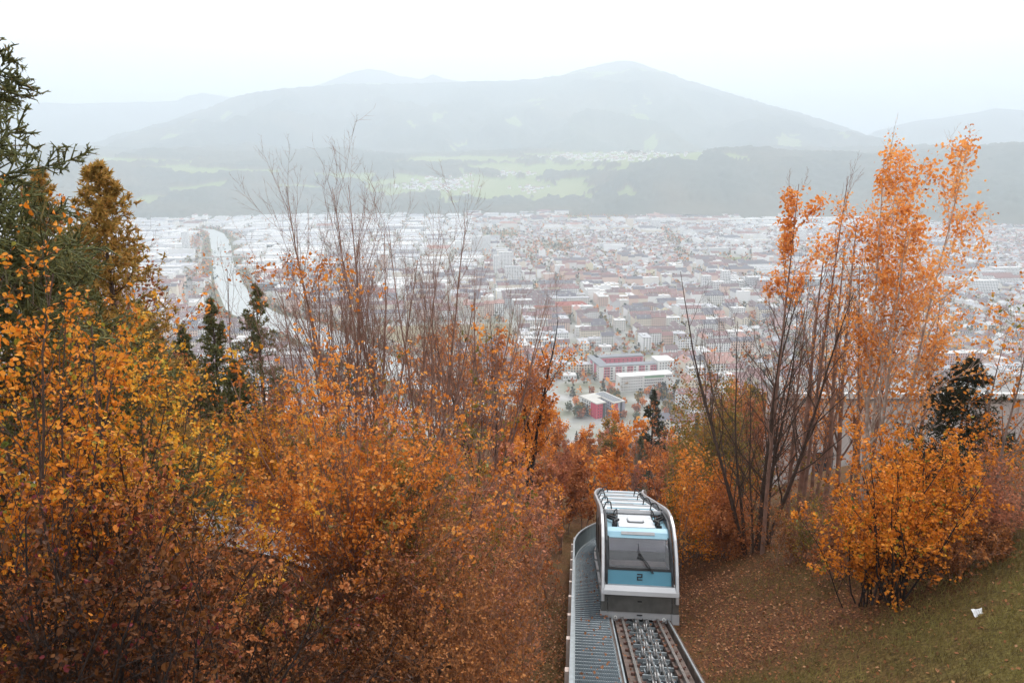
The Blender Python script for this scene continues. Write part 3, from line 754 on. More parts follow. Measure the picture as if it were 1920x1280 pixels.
t = thing("motorway_viaduct", "long white motorway viaduct on short piers under the wooded hill", "viaduct", (*c, VALLEY))
mb = MB(); mb.box((0, 0, 15), (L, 22, 3), axb); mb.build("deck", m_white, t)
for k in range(26): mb = MB(); mb.box([*(d * L * ((k + .5) / 26 - .5)), 6.5], (4, 12, 14), axb); mb.build("pier", m_conc, t)
# railway yard at the right edge
mb = MB()
for k in range(12):
    a, b = gnd(1800 + k * 9, 520 - k * 2)[:2], gnd(1830 + k * 22, 440)[:2]; d = b - a; L = np.linalg.norm(d); d /= L
    mb.box([*((a + b) / 2), VALLEY + .35 + .004 * k], (L, 2.2, .3), [[*d, 0], [-d[1], d[0], 0], [0, 0, 1]])
mb.build("railway_tracks", mat("rail_ballast", (.20, .17, .16), .9), kind="structure")
# ------------------------------------------------------------------ funicular track, stair walkway and car
m_rail = mat("rail_steel", (.30, .27, .25), .38, .2, 6, metal=.85); m_slab = mat("track_concrete", (.13, .095, .08), .9, .3, 4, bump=.4, bscale=30)
m_dark = mat("dark_steel", (.035, .036, .04), .5, .3, 6, metal=.4); m_galv = mat("galvanised_steel", (.42, .46, .48), .42, .12, 5, metal=.7)
m_grate = mat("step_grating", (.055, .075, .09), .55, .25, 40, metal=.4); m_nose = mat("step_nosing", (.50, .55, .58), .5, .15, 8, metal=.3)
m_panel = mat("parapet_sheet", (.20, .25, .26), .5, .12, 2, metal=.3); m_roller = mat("roller_steel", (.33, .33, .33), .5, .15, 10, metal=.6); m_rust = mat("rusty_clip", (.12, .06, .045), .8, .3, 20)
m_bracket = mat("pale_bracket", (.55, .45, .40), .8, .15, 6)
S0, S1 = -11.0, 44.0
def along(w0, w1, n0, n1, s0, s1, step=0.8):
    ss = np.linspace(s0, s1, max(2, int((s1 - s0) / step)))
    return [[tp(s, w0, n0), tp(s, w1, n0), tp(s, w1, n1), tp(s, w0, n1)] for s in ss]
def strip(name, m, par, w0, w1, n0, n1, s0=S0, s1=S1):
    mb = MB(); mb.loft(along(w0, w1, n0, n1, s0, s1)); return mb.build(name, m, par)
trk = thing("funicular_track", "narrow funicular track with cable rollers and concrete rail beams running down the slope", "track")
strip("bed", m_dark, trk, -.86, .86, -.42, -.12)
for e in (-1, 1):
    strip("rail_beam", m_slab, trk, e * .62 - .17, e * .62 + .17, -.12, .02)
    strip("rail", m_rail, trk, e * .56 - .035, e * .56 + .035, .02, .14)
    strip("kerb_wall", m_slab, trk, e * .93 - .06, e * .93 + .06, -.5, .10)
    strip("guard_rail", m_galv, trk, e * .90 - .02, e * .90 + .02, .11, .15)
for w in (-.22, -.09, .1, .23): 
    mb = MB(); mb.tube([tp(s, w, .10 + .015 * (w > 0)) for s in np.linspace(S0, S1, 60)], .016, 5); mb.build("cable", m_rail, trk)
def local_mesh(fn, m, name):
    mb = MB(); fn(mb); return mb.mesh(name, m)
def put_part(name, me, par, s, w, n):
    p, t_, la, nr = track_path(s); o = link(name, me, par)
    M = Matrix.Identity(4)
    for i in range(3): M[i][0], M[i][1], M[i][2], M[i][3] = la[i], t_[i], nr[i], (p + w * la + n * nr)[i]
    o.matrix_world = M; return o
def cyl(mb, c, r, w, sides=12, axis_=0):
    e = np.zeros(3); e[axis_] = w / 2
    mb.tube([np.array(c) - e, np.array(c) + e], r, sides)
me_roll = local_mesh(lambda mb: (cyl(mb, (-.035, 0, 0), .15, .02, 14), cyl(mb, (.035, 0, 0), .15, .02, 14), cyl(mb, (0, 0, 0), .10, .07, 10)), m_roller, "roller")
me_yoke = local_mesh(lambda mb: [mb.box((x, 0, -.06), (.018, .34, .07)) for x in (-.09, .09)] + [mb.box((0, y, -.09), (.36, .03, .04)) for y in (-.16, .16)], m_galv, "roller_frame")
me_tie = local_mesh(lambda mb: (mb.box((0, 0, 0), (.92, .05, .08)), mb.box((0, .08, .03), (.05, .2, .03))), m_galv, "cross_tie")
me_clip = local_mesh(lambda mb: (mb.box((0, 0, 0), (.09, .10, .06)), mb.box((.05, 0, .03), (.05, .06, .03))), m_rust, "rail_clip")
for i, s in enumerate(np.arange(-10.5, 2.5, .74)):
    off = .06 * (-1) ** i
    put_part("cross_tie", me_tie, trk, s + .3, 0, -.05)
    for w in (-.16, .16):
        put_part("roller", me_roll, trk, s, w + off, .0)
        put_part("roller_frame", me_yoke, trk, s, w + off, 0)
    for e in (-1, 1):
        put_part("rail_clip", me_clip, trk, s + .1, e * .56 - .09, .05); put_part("rail_clip", me_clip, trk, s + .1, e * .56 + .09, .05)
# stair walkway on the left of the track
W0, W1 = -2.08, -1.0
walk = thing("stair_walkway", "grey steel grating stairway with solid side parapet beside the track", "walkway")
def tread(mb):
    k = 26
    for i in range(k): mb.box((-.52 + i * 1.04 / (k - 1), .02, 0), (.014, .27, .03))
    for y in (-.05, .05): mb.box((0, y, -.002), (1.05, .012, .026))
    mb.box((0, 0, -.10), (1.05, .30, .01))
me_tread, me_nose = local_mesh(tread, m_grate, "tread"), local_mesh(lambda mb: mb.box((0, -.135, .012), (1.06, .05, .035)), m_nose, "nosing")
rise = math.asin(-TR_DIR[2])
for s in np.arange(S0, 34, .31):
    p, t_, la, nr = track_path(s)
    hd = np.array([t_[0], t_[1], 0]); hd /= np.linalg.norm(hd); la2 = np.array([hd[1], -hd[0], 0])
    c = p + (W0 + W1) / 2 * la + .12 * nr
    M = Matrix.Identity(4)
    for i in range(3): M[i][0], M[i][1], M[i][2], M[i][3] = la2[i], hd[i], (0, 0, 1)[i], c[i]
    o = link("step", me_tread, walk); o.matrix_world = M
    q = link("nosing", me_nose, o)
strip("stringer", m_galv, walk, W0 - .03, W0 + .02, -.2, .2); strip("stringer", m_galv, walk, W1 - .01, W1 + .04, -.25, .10)
strip("parapet_panel", m_panel, walk, W0 - .09, W0 - .05, -.5, 1.0)
strip("top_rail", m_galv, walk, W0 - .11, W0 - .03, 1.0, 1.07)
for s in np.arange(-9.4, 34, 2.6):
    mb = MB(); p, t_, la, nr = track_path(s); mb.box(p + (W0 - .15) * la + .35 * nr, (.1, .32, 1.3), [la, t_, nr]); mb.build("bracket", m_bracket, walk)

# the car
m_silver = mat("silver_frame_paint", (.50, .50, .51), .34, .05, 1, metal=.55); m_roofp = mat("pale_grey_roof", (.62, .64, .66), .5, .06, 2); m_cblue = mat("car_blue", (.06, .245, .345), .35, .06, 1, spec=.5)
m_lblue = mat("pale_blue_trim", (.24, .44, .54), .4, .05, 1, spec=.5); m_dpanel = mat("dark_brushed_panel", (.12, .117, .11), .38, .2, 3, metal=.6); m_skirt = mat("grey_skirt", (.36, .36, .37), .5, .08, 3)
m_black = mat("black_rubber", (.012, .012, .013), .45, .2, 10); m_side = mat("side_sheet", (.36, .365, .37), .35, .1, 1, metal=.6); m_lamp = mat("lamp_glass", (.75, .75, .72), .1, .1, 5, spec=.8)
m_int = mat("cabin_wall", (.62, .58, .66), .8, .05, 2); m_seat = mat("cabin_floor_trim", (.36, .28, .24), .8, .1, 3)
m_glass = bpy.data.materials.new("car_glass"); m_glass.use_nodes = True
n, l = m_glass.node_tree.nodes, m_glass.node_tree.links
n.remove(n["Principled BSDF"]); g1 = n.new("ShaderNodeBsdfGlossy"); g1.inputs['Roughness'].default_value = .03
g2 = n.new("ShaderNodeBsdfTransparent"); g2.inputs['Color'].default_value = (.80, .81, .84, 1)
fr = n.new("ShaderNodeFresnel"); fr.inputs['IOR'].default_value = 1.6; mx = n.new("ShaderNodeMixShader")
l.new(fr.outputs[0], mx.inputs[0]); l.new(g2.outputs[0], mx.inputs[1]); l.new(g1.outputs[0], mx.inputs[2]); l.new(mx.outputs[0], n["Material Output"].inputs['Surface'])
car = thing("funicular_car", "silver framed funicular car with blue cab front numbered 2 on the track", "funicular")
def cb(name, m, s, w, n_, par=None):
    """box in car axes given by ranges"""
    mb = MB(); mb.loft(along(w[0], w[1], n_[0], n_[1], s[0], s[1], .9)); return mb.build(name, m, par or car)
def prof(name, m, pts, w0, w1, par=None, thick=.05):
    """sheet folded along (s, n) points between two widths, with thickness"""
    P = np.array(pts, float); mb = MB(); d = np.gradient(P, axis=0); d /= np.linalg.norm(d, axis=1, keepdims=True); nn = np.c_[-d[:, 1], d[:, 0]] * -thick
    rings = [[tp(a, w0, b), tp(a, w1, b), tp(a + q[0], w1, b + q[1]), tp(a + q[0], w0, b + q[1])] for (a, b), q in zip(P, nn)]
    mb.loft(rings); return mb.build(name, m, par or car)
CL = 19.5
ARCH = [(-.10, .62), (-.10, 1.0), (-.02, 1.5), (.16, 2.05), (.48, 2.55), (.95, 2.95), (1.6, 3.22), (2.5, 3.36), (3.6, 3.40)] + [(s, 3.40) for s in np.arange(5, CL - 1, 1.5)] + [(CL - .8, 3.3), (CL - .2, 3.0), (CL, 2.4), (CL + .05, .6)]
for e in (-1, 1):                                            # the two silver arches that carry the cabins
    P = np.array(ARCH); d = np.gradient(P, axis=0); d /= np.linalg.norm(d, axis=1, keepdims=True); nn = np.c_[d[:, 1], -d[:, 0]]
    mb = MB(); rings = []
    for (a, b), q in zip(P, nn):
        ring = []
        for (x, y) in ((-.06, .02), (-.04, -.02), (.04, -.02), (.06, .02), (.06, .20), (.04, .24), (-.04, .24), (-.06, .20)):
            ring.append(tp(a + q[0] * y, e * 1.19 + x, b + q[1] * y))
        rings.append(ring)
    mb.loft(rings); mb.build("arch_frame", m_silver, car, smooth=False)
    mb = MB(); rings = []
    for (a, b), q in zip(P[:-2], nn[:-2]): rings.append([tp(a + q[0] * y, e * 1.06 + x, b + q[1] * y) for (x, y) in ((-.035, .12), (.035, .12), (.035, .34), (-.035, .34))])
    mb.loft(rings); mb.build("inner_frame", m_dark, car)
# front: skirt, dark panel, silver sill
mb = MB()
out = [(-1.02, .30), (1.02, .30), (1.02, .0), (.52, .0), (.40, .09), (-.40, .09), (-.52, .0), (-1.02, .0)]
mb.loft([[tp(.02 + ds, w, n_) for w, n_ in out] for ds in (0, .25)]); skirt = mb.build("skirt", m_skirt, car)
for e in (-1, 1):
    cb("buffer_corner", m_skirt, (-.03, .28), (e * 1.14 - .115, e * 1.14 + .115), (-.02, .29))
    mb = MB(); c = tp(.0, e * .77, .12); mb.tube([c - .02 * TR_DIR, c + .03 * TR_DIR], .055, 12); hl = mb.build("headlight", m_lamp, car)
    mb = MB(); mb.tube([c - .03 * TR_DIR, c - .01 * TR_DIR], [.032, .032], 10); mb.build("reflector", m_roller, hl)
cb("coupler_slot", m_black, (0.0, .1), (-.09, .09), (.20, .235), skirt)
cb("front_panel", m_dpanel, (.0, .35), (-1.02, 1.02), (.30, .87)); cb("front_panel", m_dpanel, (-.01, .35), (-1.24, -1.04), (.30, .87)); cb("front_panel", m_dpanel, (-.01, .35), (1.04, 1.24), (.30, .87))
cb("latch", m_black, (-.02, .02), (-.07, .07), (.62, .67))
prof("sill", m_silver, [(-.14, .84), (-.13, .97), (-.02, 1.12), (.3, 1.17)], -1.24, 1.24, thick=.07)
# cab: blue lower panel, windscreen, pale blue head with vent
CW = 1.03
prof("cab_front", m_cblue, [(.12, 1.14), (.22, 1.60)], -CW, CW)
prof("cab_head", m_lblue, [(.86, 2.57), (1.0, 2.72), (1.28, 2.84)], -CW, CW)
prof("vent_grille", m_skirt, [(.90, 2.645), (.98, 2.735)], -.56, .56, thick=.03)
prof("windscreen", m_glass, [(.21, 1.62), (.40, 1.97), (.62, 2.29), (.85, 2.56)], -CW + .04, CW - .04, thick=.012)
for e in (-1, 1): prof("windscreen_pillar", m_dark, [(.19, 1.60), (.40, 1.98), (.62, 2.30), (.86, 2.58)], e * (CW - .02) - .035, e * (CW - .02) + .035)
prof("windscreen_seal", m_black, [(.19, 1.58), (.22, 1.65)], -CW, CW); prof("windscreen_seal", m_lblue, [(.83, 2.54), (.88, 2.59)], -CW, CW)
cb("cabin_floor", m_black, (.4, CL - .4), (-1.0, 1.0), (.35, .5)); cb("dashboard", m_black, (.42, .95), (-.98, .98), (1.4, 1.62))
cb("seat_row", m_seat, (1.25, 1.35), (-.98, .98), (1.3, 1.74)); cb("seat_row", m_black, (1.5, 1.68), (-.98, .98), (1.3, 2.02)); cb("partition", m_int, (1.7, 1.8), (-1.0, 1.0), (.5, 2.8))
for e in (-1, 1): cb("cab_cheek", m_cblue, (.3, 2.4), (e * 1.0 - .02, e * 1.0 + .02), (.5, 1.55))
mb = MB(); mb.tube([tp(.33, .0, 2.12), tp(.16, .28, 1.78), tp(.04, .44, 1.52)], .018, 5); mb.tube([tp(.27, .0, 2.06), tp(.12, .24, 1.74), tp(.03, .40, 1.52)], .012, 5)
mb.tube([tp(.52, -.02, 2.40), tp(.30, .01, 2.02)], .012, 5); mb.box(tp(.30, .0, 2.08), (.1, .06, .06), [TR_LAT, TR_DIR, TR_NRM]); mb.build("wiper", m_black, car)
# the number 2, squared and slanting
def digit():
    mb = MB(); f = lambda x, y: tp(.12 + (y - 1.14) / .46 * .10 - .02, x, y)
    def bar(x0, y0, x1, y1, x2, y2, x3, y3):
        A = [f(x0, y0), f(x1, y1), f(x2, y2), f(x3, y3)]; B = [p + .02 * TR_DIR for p in A]
        mb.loft([A, B])
    y0, h = 1.28, .20; k = .032
    bar(-.085, y0, .09, y0, .095, y0 + k, -.08, y0 + k); bar(-.08, y0 + h - k, .095, y0 + h - k, .10, y0 + h, -.075, y0 + h)
    m_ = y0 + h / 2 - k / 2
    bar(-.085, m_, .09, m_, .095, m_ + k, -.08, m_ + k); bar(.058, m_, .093, m_, .10, y0 + h, .065, y0 + h); bar(-.085, y0, -.05, y0, -.045, m_ + k, -.08, m_ + k)
    return mb.build("number_two", m_black, car)
digit()
# roof: stepped pale panels, hatch, ribs, hoses
prof("roof_panel", m_roofp, [(1.28, 2.86), (2.2, 3.0), (3.3, 3.12)], -.62, .62, thick=.08)
for e in (-1, 1): prof("roof_gutter", m_lblue, [(1.28, 2.80), (2.2, 2.93), (3.3, 3.05)], e * .83 - .2, e * .83 + .2, thick=.08)
mb = MB(); hc = [(x * .27, y * .30) for x, y in ((-1, -.7), (-.8, -1), (.8, -1), (1, -.7), (1, .7), (.8, 1), (-.8, 1), (-1, .7))]
mb.loft([[tp(2.15 + y, x, 2.96 + .14 * y) for x, y in hc], [tp(2.15 + y, x, 3.06 + .14 * y) for x, y in hc], [tp(2.15 + y * .8, x * .85, 3.09 + .14 * y) for x, y in hc]]); hat = mb.build("roof_hatch", m_roofp, car)
mb = MB(); mb.loft([[tp(2.15 + y * 1.08, x * 1.08, 2.995 + .14 * y) for x, y in hc], [tp(2.15 + y * 1.08, x * 1.08, 3.015 + .14 * y) for x, y in hc]]); mb.build("seal", m_black, hat)
for k, s in enumerate(np.arange(3.4, CL - 1.5, 3.1)):        # five cabins hung between the arches
    cb("roof_panel", m_roofp, (s, s + 2.95), (-1.05, 1.05), (3.1, 3.22)); cb("roof_rib", m_silver, (s - .14, s + .08), (-1.12, 1.12), (3.16, 3.27))
    cb("roof_rib", m_lblue, (s + 1.2, s + 1.36), (-.9, .9), (3.22, 3.25)); cb("roof_box", m_skirt, (s + .45, s + .75), (-.45, .3), (3.22, 3.26))
for e in (-1, 1):
    for k, s in enumerate(np.arange(.55, CL - 2, 3.1)):
        o = cb("side_panel", m_side, (s + .05, s + 2.9), (e * 1.07 - .03, e * 1.07 + .03), (.35, 2.85 if k else 2.2))
        cb("side_window", m_black, (s + .5, s + 1.1), (e * 1.11 - .006, e * 1.11 + .006), (1.2, 2.3 if k else 1.9), o); cb("side_window", m_black, (s + 1.7, s + 2.3), (e * 1.11 - .006, e * 1.11 + .006), (1.2, 2.5), o)
        cb("door_seam", m_black, (s + 1.37, s + 1.42), (e * 1.11 - .004, e * 1.11 + .004), (.4, 2.6), o)
        cb("step_rail", m_silver, (s + .2, s + 2.7), (e * 1.14 - .05, e * 1.14 + .05), (.4, .55))
def hose(pts, r=.028):
    P = np.array(pts, float); t = np.linspace(0, len(P) - 1, 6 * len(P)); Q = np.stack([np.interp(t, range(len(P)), P[:, i]) for i in range(3)], -1)
    for _ in range(3): Q[1:-1] = (Q[:-2] + 2 * Q[1:-1] + Q[2:]) / 4
    mb = MB(); mb.tube([tp(a, w, n_) for a, w, n_ in Q], r, 6); mb.build("hose", m_black, car, smooth=True)
for e in (-1, 1):
    hose([(2.5, e * 1.05, 3.1), (2.3, e * .92, 3.05), (1.9, e * .74, 3.02), (1.75, e * .60, 3.05), (1.6, e * .78, 3.0), (1.5, e * .72, 2.85)], .05)
    hose([(2.7, e * 1.05, 3.12), (2.35, e * .90, 3.12), (2.0, e * .66, 3.08), (1.7, e * .72, 2.95), (1.4, e * .78, 2.8)], .045)
    hose([(2.9, e * .80, 2.9), (2.95, e * .7, 3.25), (2.8, e * .62, 3.35), (2.5, e * .62, 3.1), (2.4, e * .64, 2.9)], .022)
    cb("valve", m_black, (2.75, 2.95), (e * .80 - .07, e * .80 + .07), (2.78, 3.0)); cb("valve", m_black, (1.4, 1.6), (e * .76 - .09, e * .76 + .09), (2.76, 2.92)); cb("valve", m_black, (1.75, 1.95), (e * .74 - .08, e * .74 + .08), (2.78, 3.05))
    for s in (4.0, 7.1, 10.2, 13.3, 16.4):
        hose([(s, e * 1.05, 3.25), (s + .1, e * .95, 3.5), (s + .3, e * .78, 3.5), (s + .4, e * .72, 3.1)], .025); hose([(s - .4, e * 1.08, 3.3), (s - .5, e * 1.0, 3.15), (s - .7, e * .95, 3.05)], .04)
# ------------------------------------------------------------------ plants
rng = np.random.default_rng(5)
def unit(v): return v / (np.linalg.norm(v, axis=-1, keepdims=True) + 1e-9)
def curve(rng, p0, d0, L, r0, n, trop, jit, r1=.25, droop=0.):
    """polylines from starts p0 (B,3) along d0, length L (B), base radius r0 (B)"""
    B = len(p0); P = np.zeros((B, n, 3)); P[:, 0] = p0; d = d0.copy()
    for k in range(1, n):
        d = unit(d + np.array([0, 0, trop / n]) - np.array([0, 0, droop * k / n / n]) + rng.normal(0, jit, (B, 3)))
        P[:, k] = P[:, k - 1] + d * (L / (n - 1))[:, None]
    R = r0[:, None] * np.linspace(1, r1, n)[None]
    return P, R
def grow(rng, P, R, cnt, t0, t1, ang, asd, lr, rr, n, trop, jit, shape=.5, droop=0., rmin=.003, lsd=.25):
    B, m, _ = P.shape
    t = (t0 + (t1 - t0) * ((np.arange(cnt)[None] + rng.random((B, cnt))) / cnt)).ravel()
    pi = np.repeat(np.arange(B), cnt); f = t * (m - 1); i = np.minimum(f.astype(int), m - 2); w = (f - i)[:, None]
    p0 = P[pi, i] * (1 - w) + P[pi, i + 1] * w; d = unit(P[pi, i + 1] - P[pi, i])
    L = np.linalg.norm(np.diff(P, axis=1), axis=2).sum(1)[pi] * lr * (1 - shape * t) * np.clip(rng.normal(1, lsd, len(t)), .4, 1.7)
    rr0 = np.maximum((R[pi, i] * (1 - w[:, 0]) + R[pi, i + 1] * w[:, 0]) * rr, rmin)
    q = unit(np.cross(d, rng.normal(size=d.shape))); a = np.clip(rng.normal(ang, asd, len(t)), .05, 2.2)[:, None]
    return curve(rng, p0, unit(np.cos(a) * d + np.sin(a) * q), L, rr0, n, trop, jit, droop=droop)
def leaf_pts(rng, P, k, t0=.2, t1=1., spread=.05):
    B, m, _ = P.shape; t = rng.uniform(t0, t1, (B, k)).ravel(); pi = np.repeat(np.arange(B), k)
    f = t * (m - 1); i = np.minimum(f.astype(int), m - 2); w = (f - i)[:, None]
    return P[pi, i] * (1 - w) + P[pi, i + 1] * w + rng.normal(0, spread, (B * k, 3))
def leaves(rng, mb, C, size, mati=0, tint=None, rnd=False, sd=.36, droop=.4, wid=.75):
    N = len(C)
    if N == 0: return
    d = unit(rng.normal(size=(N, 3)) + np.array([0, 0, -droop])); nrm = unit(rng.normal(size=(N, 3)) + np.array([0, 0, .6])); s = unit(np.cross(d, nrm)); nn = np.cross(s, d)
    L = (size * np.clip(rng.normal(1, sd, N), .45, 1.8))[:, None]; W = L * wid
    cu = rng.uniform(.02, .22, (N, 1))
    if rnd:
        V = np.stack([C, C + .25 * L * d + .42 * W * s + cu * L * nn, C + .68 * L * d + .40 * W * s + cu * L * nn, C + L * d - 1.5 * cu * L * nn, C + .68 * L * d - .40 * W * s + cu * L * nn, C + .25 * L * d - .42 * W * s + cu * L * nn], 1)
        Fc = np.arange(N * 6).reshape(N, 6)
        Fc = np.concatenate([Fc[:, [0, 1, 2, 3]], Fc[:, [0, 3, 4, 5]]])
        tt = np.concatenate([tint, tint]) if tint is not None else None
        mb.add(V.reshape(-1, 3), Fc, mati, tt)
    else:
        V = np.stack([C, C + .5 * L * d + .5 * W * s + .1 * L * nn, C + L * d, C + .5 * L * d - .5 * W * s + .1 * L * nn], 1)
        mb.add(V.reshape(-1, 3), np.arange(N * 4).reshape(N, 4), mati, tint)
LEAF = {
 'amber': tint_mat("amber_leaf", [(0, (.09, .04, .012)), (.2, (.38, .115, .015)), (.5, (.74, .235, .02)), (.78, (.86, .35, .035)), (.88, (.34, .28, .03)), (1, (.13, .16, .025))], .55, .35),
 'gold': tint_mat("golden_leaf", [(0, (.12, .06, .015)), (.25, (.48, .21, .02)), (.55, (.84, .38, .03)), (.8, (.90, .52, .07)), (1, (.26, .27, .045))], .55, .35),
 'peach': tint_mat("peach_leaf", [(0, (.40, .13, .03)), (.4, (.80, .30, .06)), (.8, (.92, .46, .15)), (1, (.94, .60, .28))], .55, .45),
 'orange': tint_mat("orange_leaf", [(0, (.22, .075, .02)), (.3, (.58, .18, .025)), (.7, (.84, .31, .045)), (1, (.90, .48, .14))], .55, .35),
 'russet': tint_mat("russet_leaf", [(0, (.10, .035, .018)), (.4, (.34, .11, .035)), (.75, (.54, .19, .06)), (1, (.66, .30, .12))], .6, .3),
 'maroon': tint_mat("dimmed_maroon_leaf", [(0, (.025, .010, .005)), (.45, (.08, .027, .008)), (.72, (.19, .066, .012)), (.9, (.13, .016, .018)), (1, (.24, .03, .04))], .55, .25),  # maroon-brown leaves, colour lowered to paint in the dim lower left corner
 'olive': tint_mat("olive_leaf", [(0, (.07, .06, .02)), (.35, (.16, .14, .035)), (.6, (.30, .20, .04)), (.85, (.50, .22, .03)), (1, (.36, .42, .17))], .6, .3),
 'pink': tint_mat("salmon_leaf", [(0, (.17, .07, .045)), (.4, (.46, .17, .085)), (.8, (.66, .27, .14)), (1, (.72, .18, .11))], .6, .3),
 'straw': tint_mat("dry_straw", [(0, (.08, .03, .012)), (.5, (.32, .115, .035)), (1, (.58, .25, .08))], .8, .15),
 'spruce': tint_mat("spruce_needles", [(0, (.05, .052, .018)), (.5, (.13, .135, .045)), (.85, (.21, .19, .06)), (1, (.26, .17, .065))], .6, .25),
 'larch': tint_mat("larch_needles", [(0, (.16, .12, .035)), (.4, (.36, .24, .055)), (.75, (.58, .32, .08)), (1, (.68, .36, .10))], .65, .4),
 'darkfir': tint_mat("dark_fir_needles", [(0, (.014, .018, .010)), (.6, (.038, .046, .022)), (1, (.085, .08, .035))], .6, .1),
 'pale': tint_mat("pale_pine_needles", [(0, (.06, .08, .04)), (.6, (.12, .13, .065)), (1, (.19, .19, .10))], .6, .15)}
BARK = {'brown': mat("brown_bark", (.085, .055, .042), .9, .3, 6, bump=.4, bscale=30), 'twig': mat("reddish_twig", (.27, .155, .115), .8, .3, 3), 'pale': mat("pale_bark", (.46, .36, .30), .8, .25, 5, bump=.3, bscale=20),
        'dark': mat("dark_bark", (.035, .025, .022), .9, .3, 6, bump=.4, bscale=30), 'straw': mat("dry_stalk", (.27, .115, .05), .85, .3, 2), 'grey': mat("grey_twig", (.21, .15, .125), .85, .25, 3)}
LEAF_ME = {}
def leaf_variants(key, size):
    k = (key, size)
    if k not in LEAF_ME:
        LEAF_ME[k] = []
        r2 = np.random.default_rng(3)
        for tnt in (.3, .45, .55, .65, .78, .93):
            mb = MB(); s = size; mb.add([(0, 0, 0), (.25 * s, .36 * s, .08 * s), (.68 * s, .34 * s, .05 * s), (s, 0, 0), (.68 * s, -.34 * s, .05 * s), (.25 * s, -.36 * s, .08 * s), (.45 * s, 0, -.02 * s)],
                                        [[0, 6, 1], [1, 6, 2], [2, 6, 3], [3, 6, 4], [4, 6, 5], [5, 6, 0]], 0, tnt)
            LEAF_ME[k].append(mb.mesh("leaf", LEAF[key]))
    return LEAF_ME[k]
def single_leaves(t, C, key, size, rng, n=280, base=None):
    """the leaves that show largest, each an object of its own"""
    if len(C) == 0: return np.ones(0, bool)
    wp = C + np.array(base); dist = np.linalg.norm(wp, axis=1); px, py, _ = project(wp)
    ok = (px > 0) & (px < 1920) & (py > 0) & (py < 1280)
    order = np.argsort(np.where(ok, dist, 1e9))[:min(n, int(ok.sum()))]
    order = order[rng.permutation(len(order))]
    ms = leaf_variants(key, size)
    for i in order:
        o = link("leaf", ms[int(rng.choice(6, p=[.14, .22, .26, .2, .12, .06]))], t)
        sc = float(np.clip(rng.normal(1, .2), .6, 1.5)); o.scale = (sc, sc, sc)
        o.location = C[i]; o.rotation_euler = (rng.uniform(-.9, .9), rng.uniform(-.3, 1.4), rng.uniform(0, 6.28))
    keep = np.ones(len(C), bool); keep[order] = False
    return keep

def place(px, depth):
    """stand point on the slope seen in image column px at the given depth from the camera"""
    u = (px - 960) / F_PX; y, z = depth, -10.
    x = u * depth
    for _ in range(30):
        z = float(ground(x, y)); y = .5 * y + .5 * (depth + z * SP) / CP
    return np.array([x, y, z])
def height_to(base, depth, py):
    r = ray(960, py); y = base[1]; return y * r[2] / r[1] - base[2]

def clear(base, *arrs):
    """keep growth out of the strip that the track and its stairway need; arrays share their first axis"""
    Pw = arrs[0] + base; q = Pw if Pw.ndim == 3 else Pw[:, None]
    d = q[..., 0] - track_x(q[..., 1])
    bad = ((d > -2.55) & (d < 2.0) & (q[..., 1] < 46) & (q[..., 1] > 1)).any(1)
    return tuple(a[~bad] for a in arrs)
def stems_part(t, P, R, bark, sides=6, name="stem"):
    for i in range(len(P)):
        mb = MB(); mb.tubes(P[i:i + 1], R[i:i + 1], sides); mb.build(name, BARK[bark], t, smooth=True)
def bush(rng, t, base, H, spread=.45, nstem=12, key='amber', bark='brown', leaf=.10, nleaf=14, c1=9, c2=5, single=0, trop=.35, leaf_t0=.45, rad=.02, jit=.09, low=.15, rnd=True, lr1=.42, sd_leaf=.03):
    a = rng.uniform(0, 2 * np.pi, nstem); lean = np.abs(rng.normal(0, spread, nstem)) + .04
    d = np.stack([np.cos(a) * np.sin(lean), np.sin(a) * np.sin(lean), np.cos(lean)], -1)
    p0 = np.c_[rng.normal(0, .12 + .03 * H, (nstem, 2)), np.full(nstem, -.1)]
    L = H * np.clip(rng.normal(.9, .14, nstem), .5, 1.05)
    P0, R0 = curve(rng, p0, d, L, rad * H / 3 * rng.uniform(.6, 1.2, nstem), 8, trop, jit)
    P0, R0 = clear(base, P0, R0)
    if len(P0) == 0: return
    stems_part(t, P0, R0, bark, 5)
    P1, R1 = grow(rng, P0, R0, c1, low, .98, .6, .25, lr1, .55, 5, .35, .16)
    P1, R1 = clear(base, P1, R1)
    P2, R2 = grow(rng, P1, R1, c2, .15, 1., .6, .3, .5, .6, 3 if base[1] < 13 else 2, .2, .2, rmin=.0035)
    P2, R2 = clear(base, P2, R2)
    mb = MB(); mb.tubes(P1, R1, 3); mb.tubes(P2, R2, 3); mb.build("twigs", BARK[bark], t, kind="stuff")
    if nleaf:
        C = np.concatenate([leaf_pts(rng, P2, nleaf, leaf_t0, 1, sd_leaf), leaf_pts(rng, P1, nleaf // 2, .4, 1, sd_leaf)]); C, = clear(base, C)
        tt = np.clip(.5 + .35 * (fbm(C[:, 0] * 1.7 + base[0], C[:, 2] * 1.7, 5, 2) - .5) * 2 + rng.normal(0, .17, len(C)), 0, 1)
        keep = single_leaves(t, C, key, leaf, rng, single, base) if single else np.ones(len(C), bool)
        mb = MB(); leaves(rng, mb, C[keep], leaf, 0, tt[keep], rnd); mb.build("foliage", LEAF[key], t, kind="stuff")
